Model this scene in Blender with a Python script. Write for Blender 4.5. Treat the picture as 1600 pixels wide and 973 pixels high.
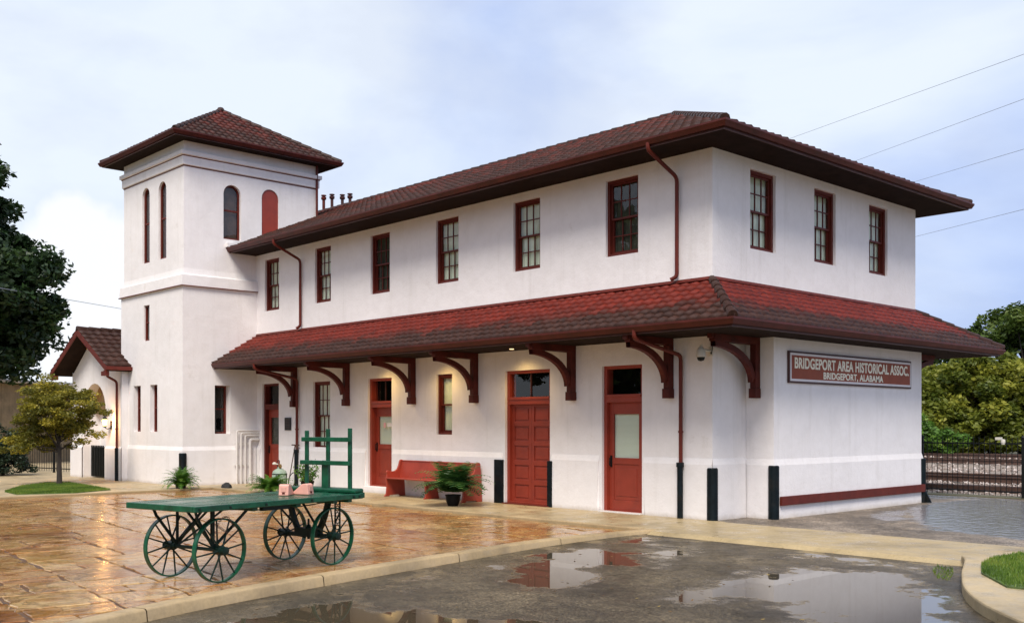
import bpy, bmesh, math, random
import numpy as np
from mathutils import Vector, Matrix, Euler
R = math.radians
scene = bpy.context.scene
for o in list(bpy.data.objects): bpy.data.objects.remove(o)
col = scene.collection
random.seed(7); rng = np.random.default_rng(7)

# ---------------------------------------------------------------- camera
cd = bpy.data.cameras.new('camera'); camo = bpy.data.objects.new('camera', cd); col.objects.link(camo)
camo.location = (10.486, -14.543, 1.646); camo.rotation_euler = (R(90), 0, 0.818)
cd.lens = 36.0; cd.sensor_width = 36.0; cd.shift_y = 0.1102; cd.clip_start = 0.1; cd.clip_end = 6000
scene.camera = camo

# ---------------------------------------------------------------- world: bright broken overcast
SUN_EL, SUN_AZ = 52.0, 40.0        # azimuth of the direction TO the sun, degrees east (+x) of -y
w = bpy.data.worlds.new('World'); scene.world = w; w.use_nodes = True
nt = w.node_tree; nt.nodes.clear(); N = nt.nodes.new; L = nt.links.new
out = N('ShaderNodeOutputWorld'); bg = N('ShaderNodeBackground'); L(bg.outputs[0], out.inputs[0])
bg.inputs[1].default_value = 0.088
sky = N('ShaderNodeTexSky'); sky.sky_type = 'NISHITA'; sky.sun_disc = False
sky.sun_elevation = R(SUN_EL); sky.sun_rotation = R(180 - SUN_AZ)
sky.air_density = 1.0; sky.dust_density = 1.0; sky.ozone_density = 1.5
tc = N('ShaderNodeTexCoord')
mp = N('ShaderNodeMapping'); mp.inputs['Scale'].default_value = (1, 1, 2.2); mp.inputs['Location'].default_value = (0.35, 0.2, 0.1); L(tc.outputs['Generated'], mp.inputs[0])
n1 = N('ShaderNodeTexNoise'); n1.inputs['Scale'].default_value = 2.1; n1.inputs['Detail'].default_value = 6; n1.inputs['Roughness'].default_value = .5; n1.inputs['Distortion'].default_value = .3
L(mp.outputs[0], n1.inputs[0])
n2 = N('ShaderNodeTexNoise'); n2.inputs['Scale'].default_value = 4.5; n2.inputs['Detail'].default_value = 5; n2.inputs['Roughness'].default_value = .55; L(mp.outputs[0], n2.inputs[0])
cr = N('ShaderNodeValToRGB'); e = cr.color_ramp.elements          # thin veil of cloud: pale blue to white
e[0].position = .33; e[0].color = (4.7, 5.9, 9.0, 1); e[1].position = .62; e[1].color = (8.0, 8.7, 9.7, 1)
L(n1.outputs[0], cr.inputs[0])
# whiter towards the west (-x), greyer east
dotn = N('ShaderNodeVectorMath'); dotn.operation = 'DOT_PRODUCT'; dotn.inputs[1].default_value = (-.95, -.1, .3); L(tc.outputs['Generated'], dotn.inputs[0])
mr = N('ShaderNodeMapRange'); mr.inputs[1].default_value = .3; mr.inputs[2].default_value = 1.0; mr.inputs[3].default_value = -.07; mr.inputs[4].default_value = .16; L(dotn.outputs['Value'], mr.inputs[0])
ad = N('ShaderNodeMath'); ad.operation = 'ADD'; L(n1.outputs[0], ad.inputs[0]); L(mr.outputs[0], ad.inputs[1]); L(ad.outputs[0], cr.inputs[0])
gr = N('ShaderNodeValToRGB'); e = gr.color_ramp.elements; e[0].position = .38; e[0].color = (.8, .8, .84, 1); e[1].position = .55; e[1].color = (1, 1, 1, 1)
L(n2.outputs[0], gr.inputs[0])
mu = N('ShaderNodeMixRGB'); mu.blend_type = 'MULTIPLY'; mu.inputs[0].default_value = .45; L(cr.outputs[0], mu.inputs[1]); L(gr.outputs[0], mu.inputs[2])
# one bright cumulus low in the west
cp = N('ShaderNodeVectorMath'); cp.operation = 'DISTANCE'; cp.inputs[1].default_value = (-.925, .355, .115); L(tc.outputs['Generated'], cp.inputs[0])
n3 = N('ShaderNodeTexNoise'); n3.inputs['Scale'].default_value = 16; n3.inputs['Detail'].default_value = 8; n3.inputs['Roughness'].default_value = .5; L(tc.outputs['Generated'], n3.inputs[0])
sb = N('ShaderNodeMath'); sb.operation = 'MULTIPLY_ADD'; sb.inputs[1].default_value = -.09; L(n3.outputs[0], sb.inputs[0]); L(cp.outputs['Value'], sb.inputs[2])
cm = N('ShaderNodeMapRange'); cm.inputs[1].default_value = .045; cm.inputs[2].default_value = .028; cm.inputs[3].default_value = 0; cm.inputs[4].default_value = .85; L(sb.outputs[0], cm.inputs[0])
mc = N('ShaderNodeMixRGB'); L(cm.outputs[0], mc.inputs[0]); L(mu.outputs[0], mc.inputs[1]); mc.inputs[2].default_value = (9.6, 9.6, 9.9, 1)
mx = N('ShaderNodeMixRGB'); mx.inputs[0].default_value = .9; L(sky.outputs[0], mx.inputs[1]); L(mc.outputs[0], mx.inputs[2])
L(mx.outputs[0], bg.inputs[0])

sd = bpy.data.lights.new('sun', 'SUN'); so = bpy.data.objects.new('sun', sd); col.objects.link(so)
sd.energy = 3.3; sd.angle = R(24); sd.color = (1, .93, .83)
az = R(SUN_AZ); el = R(SUN_EL)
sdir = Vector((math.sin(az) * math.cos(el), -math.cos(az) * math.cos(el), math.sin(el)))
so.rotation_euler = sdir.to_track_quat('Z', 'Y').to_euler()
scene.view_settings.view_transform = 'Standard'; scene.view_settings.look = 'None'
scene.view_settings.exposure = 0.38; scene.view_settings.gamma = 1
scene.render.engine = 'CYCLES'

# ---------------------------------------------------------------- materials
MATS = {}
def newmat(name):
    m = bpy.data.materials.new(name); m.use_nodes = True
    t = m.node_tree; b = t.nodes['Principled BSDF']; MATS[name] = m
    return m, t, b
def c4(c): return (c[0], c[1], c[2], 1)
def noise(t, scale, detail=5, rough=.6, coord='Object', mscale=(1, 1, 1), rot=(0, 0, 0)):
    tc = t.nodes.new('ShaderNodeTexCoord'); mp = t.nodes.new('ShaderNodeMapping'); mp.inputs['Scale'].default_value = mscale; mp.inputs['Rotation'].default_value = rot
    n = t.nodes.new('ShaderNodeTexNoise'); n.inputs['Scale'].default_value = scale; n.inputs['Detail'].default_value = detail; n.inputs['Roughness'].default_value = rough
    t.links.new(tc.outputs[coord], mp.inputs[0]); t.links.new(mp.outputs[0], n.inputs[0]); return n
def ramp(t, src, stops):
    r = t.nodes.new('ShaderNodeValToRGB'); el = r.color_ramp.elements
    while len(el) < len(stops): el.new(.5)
    for e, (p, c) in zip(el, stops):
        e.position = p; e.color = c4(c) if hasattr(c, '__len__') else (c, c, c, 1)
    t.links.new(src, r.inputs[0]); return r
def mix(t, f, a, b, mode='MIX'):
    m = t.nodes.new('ShaderNodeMixRGB'); m.blend_type = mode
    for i, v in enumerate((f, a, b)):
        if hasattr(v, 'is_output') or isinstance(v, bpy.types.NodeSocket): t.links.new(v, m.inputs[i])
        elif hasattr(v, '__len__'): m.inputs[i].default_value = c4(v)
        else: m.inputs[i].default_value = v if i == 0 else (v, v, v, 1)
    return m.outputs[0]
def math_(t, op, a, b=0.0, c=None):
    m = t.nodes.new('ShaderNodeMath'); m.operation = op
    for i, v in enumerate((a, b) if c is None else (a, b, c)):
        if isinstance(v, bpy.types.NodeSocket): t.links.new(v, m.inputs[i])
        else: m.inputs[i].default_value = v
    return m.outputs[0]
def bump(t, b, h, strength=.3, dist=.01, normal=None):
    n = t.nodes.new('ShaderNodeBump'); n.inputs['Strength'].default_value = strength; n.inputs['Distance'].default_value = dist
    t.links.new(h, n.inputs['Height'])
    if normal is not None: t.links.new(normal, n.inputs['Normal'])
    t.links.new(n.outputs[0], b.inputs['Normal']); return n.outputs[0]
def attr(t, name):
    a = t.nodes.new('ShaderNodeAttribute'); a.attribute_name = name; return a
def paint(name, c, rough=.5, var=.25, scale=6, bmp=.15, spec=.5, metallic=0, dirt=None):
    m, t, b = newmat(name)
    n = noise(t, scale, 6); r = ramp(t, n.outputs[0], [(.3, tuple(x * (1 - var) for x in c)), (.7, tuple(min(1, x * (1 + var)) for x in c))])
    o = r.outputs[0]
    if dirt:
        n2 = noise(t, 2.3, 9, .7); r2 = ramp(t, n2.outputs[0], [(.52, 0), (.7, 1)]); o = mix(t, math_(t, 'MULTIPLY', r2.outputs[0], .6), o, dirt)
    t.links.new(o, b.inputs['Base Color'])
    b.inputs['Roughness'].default_value = rough; b.inputs['Specular IOR Level'].default_value = spec; b.inputs['Metallic'].default_value = metallic
    n3 = noise(t, scale * 9, 4); bump(t, b, n3.outputs[0], bmp, .004)
    return m
def stucco(name, c):
    m, t, b = newmat(name)
    big = noise(t, .55, 5, .6); fine = noise(t, 3.2, 8, .7); streak = noise(t, 4.2, 6, .65, mscale=(1, 1, .07))
    base = ramp(t, big.outputs[0], [(.3, tuple(x * .93 for x in c)), (.65, c)]).outputs[0]
    base = mix(t, .35, base, ramp(t, fine.outputs[0], [(.35, (.86, .85, .83)), (.6, (1, 1, 1))]).outputs[0], 'MULTIPLY')
    # grime washed down the wall in streaks
    st = math_(t, 'MULTIPLY', ramp(t, streak.outputs[0], [(.54, 0), (.74, 1)]).outputs[0], .20)
    base = mix(t, st, base, (.46, .42, .36))
    # mildew of its own ragged outline along the top of the walls under the eaves
    g = t.nodes.new('ShaderNodeNewGeometry'); sp = t.nodes.new('ShaderNodeSeparateXYZ'); t.links.new(g.outputs['Position'], sp.inputs[0])
    rag = noise(t, 3.0, 8, .75)
    blot = noise(t, 1.1, 9, .8)
    k = math_(t, 'MULTIPLY', ramp(t, blot.outputs[0], [(.60, 0), (.74, 1)]).outputs[0], .3)
    base = mix(t, k, base, (.38, .31, .22))
    # splash-back mud just above the paving
    d = math_(t, 'MULTIPLY_ADD', rag.outputs[0], .16, math_(t, 'MULTIPLY', sp.outputs[2], -1.0))
    rr = t.nodes.new('ShaderNodeMapRange'); rr.inputs[1].default_value = 0; rr.inputs[2].default_value = .1; t.links.new(d, rr.inputs[0])
    base = mix(t, math_(t, 'MULTIPLY', rr.outputs[0], .55), base, (.36, .29, .2))
    t.links.new(base, b.inputs['Base Color']); b.inputs['Roughness'].default_value = .8; b.inputs['Specular IOR Level'].default_value = .25
    lump = noise(t, 1.6, 3); n1 = bump(t, b, lump.outputs[0], .35, .05)
    f2 = noise(t, 26, 7, .65); bump(t, b, f2.outputs[0], .35, .012, n1)
    return m
stucco('stucco', (.85, .808, .792))
paint('trim', (.112, .016, .009), .5, .22, 5, .2, spec=.28, dirt=(.06, .014, .01))
paint('door_red', (.28, .038, .019), .42, .12, 4, .15, dirt=(.19, .03, .02))
paint('bracket_red', (.085, .014, .009), .5, .3, 5, .2, spec=.2, dirt=(.03, .008, .006))
paint('gutter_red', (.070, .012, .008), .45, .3, 3, .2, spec=.3, dirt=(.03, .012, .008))
paint('trim_dark', (.055, .012, .009), .5, .25, 5, .2)
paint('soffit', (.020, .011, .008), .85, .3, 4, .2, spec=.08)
paint('pew_red', (.31, .042, .022), .35, .15, 4, .15, dirt=(.24, .03, .02))
paint('black', (.006, .007, .007), .5, .4, 8, .3, spec=.25)
paint('guard_black', (.003, .007, .009), .45, .5, 9, .4, spec=.2, dirt=(.03, .02, .012))
paint('cart_green', (.005, .070, .032), .26, .45, 7, .5, dirt=(.012, .03, .02))
m, t, b = newmat('deck_paint'); g_ = noise(t, 5, 8, .7, mscale=(.6, 14, 1)); w__ = noise(t, 2.2, 8, .75)
gc = ramp(t, g_.outputs[0], [(.3, (.003, .035, .016)), (.55, (.006, .085, .040)), (.75, (.02, .13, .07))]).outputs[0]
gc = mix(t, math_(t, 'MULTIPLY', ramp(t, w__.outputs[0], [(.56, 0), (.66, 1)]).outputs[0], .7), gc, (.045, .05, .03)); t.links.new(gc, b.inputs['Base Color'])
t.links.new(ramp(t, w__.outputs[0], [(.4, .12), (.65, .45)]).outputs[0], b.inputs['Roughness']); bump(t, b, g_.outputs[0], .5, .004)
paint('cart_iron', (.003, .018, .011), .4, .5, 9, .5, spec=.3, dirt=(.01, .014, .012))
paint('pink', (.72, .36, .28), .5, .12, 7, .2, dirt=(.55, .2, .12))
paint('cream', (.62, .58, .50), .5, .08, 5, .1)
paint('conduit', (.66, .62, .58), .45, .08, 5, .1)
paint('tank', (.30, .38, .30), .4, .15, 7, .2, dirt=(.2, .14, .08))
paint('brass', (.42, .26, .1), .35, .2, 9, .2, metallic=1)
paint('steel', (.30, .26, .23), .4, .3, 8, .2, metallic=.8, dirt=(.16, .07, .03))
paint('rust', (.075, .04, .028), .6, .4, 8, .4)
paint('bark', (.09, .065, .045), .85, .4, 9, .9)
paint('bark_dark', (.04, .03, .024), .85, .4, 6, .9)
paint('shed_wood', (.24, .17, .09), .8, .25, 3, .5, dirt=(.18, .13, .09))
paint('stone_dark', (.02, .02, .02), .8, .4, 9, .8)
paint('letter', (.88, .84, .68), .5, .05, 5, .05)
paint('sign_field', (.27, .052, .016), .6, .12, 4, .1)
paint('sign_white', (.74, .70, .70), .5, .06, 5, .1)
paint('sticker', (.75, .72, .72), .5, .05, 5, .05)
paint('sticker_pink', (.75, .4, .42), .5, .05, 5, .05)
paint('pot', (.005, .005, .005), .5, .3, 8, .3, spec=.15)
paint('sleeper', (.06, .045, .035), .9, .4, 7, .8)
paint('wire', (.20, .22, .26), .6, .1, 3, 0)
paint('curtain', (.80, .82, .68), .9, .12, 3, .3)
paint('curtain_dark', (.06, .055, .04), .9, .5, 5, .4)
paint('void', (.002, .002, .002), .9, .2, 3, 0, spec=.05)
# slatted blind
m, t, b = newmat('blind'); tcx = t.nodes.new('ShaderNodeTexCoord'); wv = t.nodes.new('ShaderNodeTexWave'); wv.bands_direction = 'Z'; wv.inputs['Scale'].default_value = 14; wv.inputs['Distortion'].default_value = .3
t.links.new(tcx.outputs['Object'], wv.inputs[0]); r = ramp(t, wv.outputs[0], [(0, (.66, .70, .58)), (.5, (.84, .86, .76))]); t.links.new(r.outputs[0], b.inputs['Base Color']); b.inputs['Roughness'].default_value = .7
bump(t, b, wv.outputs[0], .5, .01)
# glass: fresnel reflection over clear
m, t, b = newmat('glass'); t.nodes.remove(b); tr = t.nodes.new('ShaderNodeBsdfTransparent'); tr.inputs[0].default_value = (.90, .94, .90, 1); gl = t.nodes.new('ShaderNodeBsdfGlossy'); gl.inputs['Roughness'].default_value = .015
ms = t.nodes.new('ShaderNodeMixShader'); ge = t.nodes.new('ShaderNodeNewGeometry'); dt = t.nodes.new('ShaderNodeVectorMath'); dt.operation = 'DOT_PRODUCT'; t.links.new(ge.outputs['Incoming'], dt.inputs[0]); t.links.new(ge.outputs['Normal'], dt.inputs[1])
f2 = math_(t, 'MULTIPLY_ADD', math_(t, 'POWER', math_(t, 'SUBTRACT', 1.0, math_(t, 'ABSOLUTE', dt.outputs['Value'])), 5.0), .94, .06)
t.links.new(f2, ms.inputs[0]); t.links.new(tr.outputs[0], ms.inputs[1]); t.links.new(gl.outputs[0], ms.inputs[2])
gn = noise(t, 2.0, 2); gb = t.nodes.new('ShaderNodeBump'); gb.inputs['Strength'].default_value = .08; gb.inputs['Distance'].default_value = .02; t.links.new(gn.outputs[0], gb.inputs['Height']); t.links.new(gb.outputs[0], gl.inputs['Normal'])
t.links.new(ms.outputs[0], t.nodes['Material Output'].inputs[0])
def emis(name, c, s):
    m, t, b = newmat(name); b.inputs['Base Color'].default_value = c4(c); b.inputs['Emission Color'].default_value = c4(c); b.inputs['Emission Strength'].default_value = s
emis('lamp_on', (1, .50, .14), 5)
emis('soffit_lamp', (1, .72, .36), 2)
# roof tiles: brown weathering over red clay paint; 'tint' random per tile, 'red' = how red this tile is
def tilemat(name, brown, red, dry):
    m, t, b = newmat(name)
    a = attr(t, 'tint'); sp = t.nodes.new('ShaderNodeSeparateColor'); t.links.new(a.outputs['Color'], sp.inputs[0])
    n = noise(t, 1.3, 7, .65); n2 = noise(t, 14, 6, .7)
    f = math_(t, 'ADD', math_(t, 'ADD', math_(t, 'MULTIPLY_ADD', n.outputs[0], .20, .07), math_(t, 'MULTIPLY', sp.outputs[1], 1.0)), math_(t, 'MULTIPLY', sp.outputs[0], .14))
    f = ramp(t, f, [(.55, 0), (.80, 1)]).outputs[0]
    br = ramp(t, n2.outputs[0], [(.3, tuple(x * .55 for x in brown)), (.62, brown), (.8, dry)]).outputs[0]
    c = mix(t, f, br, red)
    c = mix(t, .55, c, ramp(t, sp.outputs[0], [(0, .55), (1, 1.15)]).outputs[0], 'MULTIPLY')
    t.links.new(c, b.inputs['Base Color']); b.inputs['Roughness'].default_value = .5; b.inputs['Specular IOR Level'].default_value = .25
    bump(t, b, n2.outputs[0], .3, .01)
    return m
tilemat('tiles', (.058, .023, .015), (.155, .019, .010), (.125, .068, .052))
# concrete
def concrete(name, c, wet=.5, s=1):
    m, t, b = newmat(name); n = noise(t, .9 * s, 8, .65); n2 = noise(t, 30, 6, .7); n3 = noise(t, 3.1, 7, .6)
    cc = ramp(t, n.outputs[0], [(.3, tuple(x * .6 for x in c)), (.5, c), (.75, tuple(min(1, x * 1.25) for x in c))]).outputs[0]
    cc = mix(t, .5, cc, ramp(t, n2.outputs[0], [(.3, .6), (.6, 1.0)]).outputs[0], 'MULTIPLY')
    t.links.new(cc, b.inputs['Base Color'])
    t.links.new(ramp(t, n3.outputs[0], [(.35, wet * .45), (.65, min(1, wet * 1.4))]).outputs[0], b.inputs['Roughness'])
    bump(t, b, n2.outputs[0], .35, .006); return m
concrete('walk', (.41, .31, .165), .5)
concrete('curb', (.42, .30, .155), .6)
concrete('apron', (.43, .33, .19), .6)
# asphalt with standing water ('wet' attribute)
def asphalt(name, c, thr=.5, sheen=.34, ripple=0, silt_sky=(.075, .058, .036)):
    m, t, b = newmat(name)
    agg = t.nodes.new('ShaderNodeTexVoronoi'); agg.inputs['Scale'].default_value = 75; tcx = t.nodes.new('ShaderNodeTexCoord'); t.links.new(tcx.outputs['Object'], agg.inputs[0])
    big = noise(t, .7, 8, .6); edge = noise(t, 1.7, 9, .66); mid = noise(t, 4, 6, .6); fine = noise(t, 60, 4, .7)
    c0 = ramp(t, big.outputs[0], [(.32, tuple(x * .45 for x in c)), (.48, c), (.68, tuple(x * 1.9 for x in c))]).outputs[0]
    c0 = mix(t, .7, c0, ramp(t, agg.outputs['Color'], [(.15, .25), (.85, 1.9)]).outputs[0], 'MULTIPLY')
    mot = noise(t, 9, 8, .75); c0 = mix(t, .6, c0, ramp(t, mot.outputs[0], [(.35, .45), (.5, .95), (.68, 1.8)]).outputs[0], 'MULTIPLY'); grit = noise(t, 38, 3, .8); c0 = mix(t, .6, c0, ramp(t, grit.outputs[0], [(.38, .4), (.52, 1), (.66, 2.2)]).outputs[0], 'MULTIPLY')
    w_ = attr(t, 'wet'); f = math_(t, 'ADD', w_.outputs['Fac'], math_(t, 'ADD', math_(t, 'MULTIPLY', math_(t, 'SUBTRACT', edge.outputs[0], .5), 1.55), math_(t, 'MULTIPLY', math_(t, 'SUBTRACT', mot.outputs[0], .5), .22)))
    water = ramp(t, f, [(thr - .09, 0), (thr + .05, 1)]).outputs[0]
    damp = ramp(t, f, [(thr - .35, 0), (thr, 1)]).outputs[0]
    col_ = mix(t, math_(t, 'MULTIPLY', damp, .5), c0, tuple(x * .45 for x in c))
    ckn = noise(t, 1.2, 5, .6); ck = t.nodes.new('ShaderNodeTexVoronoi'); ck.feature = 'DISTANCE_TO_EDGE'; ck.inputs['Scale'].default_value = .42; vm = t.nodes.new('ShaderNodeVectorMath'); vm.operation = 'ADD'; t.links.new(tcx.outputs['Object'], vm.inputs[0]); t.links.new(ckn.outputs['Color'], vm.inputs[1]); t.links.new(vm.outputs[0], ck.inputs[0])
    crk = ramp(t, ck.outputs['Distance'], [(.002, .35), (.006, 1)]).outputs[0]; col_ = mix(t, .8, col_, crk, 'MULTIPLY')
    col_ = mix(t, math_(t, 'MULTIPLY', water, .8), col_, silt_sky); t.links.new(col_, b.inputs['Base Color'])
    rd = math_(t, 'MULTIPLY_ADD', mid.outputs[0], .5, sheen - .22)
    rd = math_(t, 'MULTIPLY', rd, math_(t, 'MULTIPLY_ADD', damp, -.3, 1.0))
    ro = math_(t, 'MULTIPLY', rd, math_(t, 'SUBTRACT', 1.0, water)); t.links.new(math_(t, 'ADD', ro, .13 if ripple else .012), b.inputs['Roughness'])
    t.links.new(math_(t, 'MULTIPLY_ADD', water, .35, .22), b.inputs['Specular IOR Level'])
    h = math_(t, 'MULTIPLY', math_(t, 'SUBTRACT', 1.0, water), math_(t, 'ADD', math_(t, 'ADD', agg.outputs['Distance'], fine.outputs[0]), math_(t, 'MULTIPLY', grit.outputs[0], 2.0)))
    nn = bump(t, b, h, .5, .006)
    if ripple:
        rp = noise(t, 5.0, 3, .5, mscale=(1, 1, 1)); bump(t, b, math_(t, 'MULTIPLY', rp.outputs[0], water), ripple, .03, nn)
    return m
asphalt('asphalt', (.074, .057, .034), .66, .38)
asphalt('pavement', (.17, .135, .10), .5, .34, .7, (.24, .24, .25))  # pale pool colour paints in the bright sky reflection
# flagstones
m, t, b = newmat('flagstone')
a = attr(t, 'tint'); sp = t.nodes.new('ShaderNodeSeparateColor'); t.links.new(a.outputs['Color'], sp.inputs[0])
vein = noise(t, 1.5, 9, .72, mscale=(1.6, .8, 1), rot=(0, 0, .5)); vein.inputs['Distortion'].default_value = 1.2; fine = noise(t, 22, 7, .7); mid = noise(t, 4.5, 6, .6); pud = noise(t, .8, 4, .6)
base = ramp(t, sp.outputs[0], [(0, (.32, .13, .022)), (.22, (.46, .29, .10)), (.42, (.26, .09, .014)), (.6, (.52, .38, .19)), (.78, (.13, .042, .009)), (1, (.38, .18, .04))]).outputs[0]
v = ramp(t, vein.outputs[0], [(.33, (.06, .02, .005)), (.43, (.34, .13, .022)), (.54, (.54, .37, .16)), (.68, (.22, .14, .05))]).outputs[0]
cl = noise(t, 1.35, 6, .6); cl.inputs['Distortion'].default_value = 1.6
lev = math_(t, 'SNAP', math_(t, 'ADD', cl.outputs[0], math_(t, 'MULTIPLY', sp.outputs[0], .15)), .055)
cl2 = noise(t, 3.4, 7, .62, mscale=(1, 2.2, 1), rot=(0, 0, .4)); lev2 = math_(t, 'SNAP', cl2.outputs[0], .07)
tone = ramp(t, math_(t, 'FRACT', math_(t, 'MULTIPLY', lev, 7.3)), [(0, (.55, .45, .36)), (.35, (1.15, 1.1, 1.05)), (.7, (.85, .62, .42)), (1, (1.3, 1.3, 1.3))]).outputs[0]
crack = ramp(t, math_(t, 'ABSOLUTE', math_(t, 'SUBTRACT', math_(t, 'FRACT', math_(t, 'DIVIDE', cl2.outputs[0], .14)), .5)), [(0, .25), (.035, 1)]).outputs[0]
cc = mix(t, .55, base, v); cc = mix(t, .8, cc, tone, 'MULTIPLY'); cc = mix(t, .5, cc, crack, 'MULTIPLY'); cc = mix(t, .5, cc, ramp(t, fine.outputs[0], [(.3, .55), (.62, 1.1)]).outputs[0], 'MULTIPLY')
t.links.new(cc, b.inputs['Base Color'])
ro = ramp(t, math_(t, 'ADD', math_(t, 'MULTIPLY', mid.outputs[0], .55), math_(t, 'MULTIPLY', pud.outputs[0], .5)), [(.40, .015), (.62, .30)]).outputs[0]
t.links.new(ro, b.inputs['Roughness']); b.inputs['Specular IOR Level'].default_value = .6
und = noise(t, 7.5, 5, .62); n1 = bump(t, b, math_(t, 'ADD', lev, math_(t, 'MULTIPLY', lev2, .6)), .35, .03); n1 = bump(t, b, vein.outputs[0], .2, .012, n1); n1 = bump(t, b, und.outputs[0], .4, .008, n1); bump(t, b, fine.outputs[0], .2, .002, n1)
concrete('mortar', (.10, .045, .014), .7)
# grass / leaves
def leafmat(name, c1, c2, c3=None, trans=.3, rough=.5):
    m, t, b = newmat(name); a = attr(t, 'tint'); sp = t.nodes.new('ShaderNodeSeparateColor'); t.links.new(a.outputs['Color'], sp.inputs[0])
    r = ramp(t, sp.outputs[0], [(0, c1), (.6, c2), (1, c3 or c2)])
    t.links.new(r.outputs[0], b.inputs['Base Color']); b.inputs['Roughness'].default_value = rough; b.inputs['Specular IOR Level'].default_value = .35
    tl = t.nodes.new('ShaderNodeBsdfTranslucent'); t.links.new(r.outputs[0], tl.inputs[0]); ms = t.nodes.new('ShaderNodeMixShader'); ms.inputs[0].default_value = trans
    t.links.new(b.outputs[0], ms.inputs[1]); t.links.new(tl.outputs[0], ms.inputs[2]); t.links.new(ms.outputs[0], t.nodes['Material Output'].inputs[0])
leafmat('leaf_dark', (.010, .024, .007), (.022, .05, .012), (.05, .085, .022), .2)
leafmat('leaf_maple', (.08, .085, .012), (.25, .22, .026), (.58, .46, .055), .4)
leafmat('leaf_mid', (.07, .10, .012), (.20, .22, .026), (.40, .38, .05), .4)
leafmat('leaf_bright', (.06, .13, .02), (.14, .27, .035), (.32, .42, .08), .35)
leafmat('leaf_olive', (.03, .055, .010), (.075, .12, .018), (.16, .20, .035), .3)
leafmat('leaf_fern', (.03, .10, .012), (.085, .21, .02), (.22, .34, .05), .3)
leafmat('leaf_pot', (.015, .045, .014), (.05, .14, .03), (.20, .30, .07), .3, .35)
leafmat('leaf_conifer', (.008, .018, .008), (.018, .035, .014), (.03, .05, .02), .1)
leafmat('leaf_litter', (.05, .03, .012), (.16, .09, .03), (.30, .22, .06), .1)
leafmat('grass_blade', (.05, .10, .012), (.13, .22, .025), (.26, .30, .05), .3)
concrete('turf', (.085, .13, .03), 1.4, 4)
concrete('field', (.11, .10, .05), 1.6, .2)
concrete('ballast_bed', (.24, .19, .15), 1.6, 6)
paint('hill', (.045, .085, .075), .95, .3, .004, .0)
m, t, b = newmat('ballast'); a = attr(t, 'tint'); sp = t.nodes.new('ShaderNodeSeparateColor'); t.links.new(a.outputs['Color'], sp.inputs[0])
t.links.new(ramp(t, sp.outputs[0], [(0, (.12, .08, .06)), (.4, (.30, .23, .19)), (1, (.55, .48, .44))]).outputs[0], b.inputs['Base Color']); b.inputs['Roughness'].default_value = .7

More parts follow.
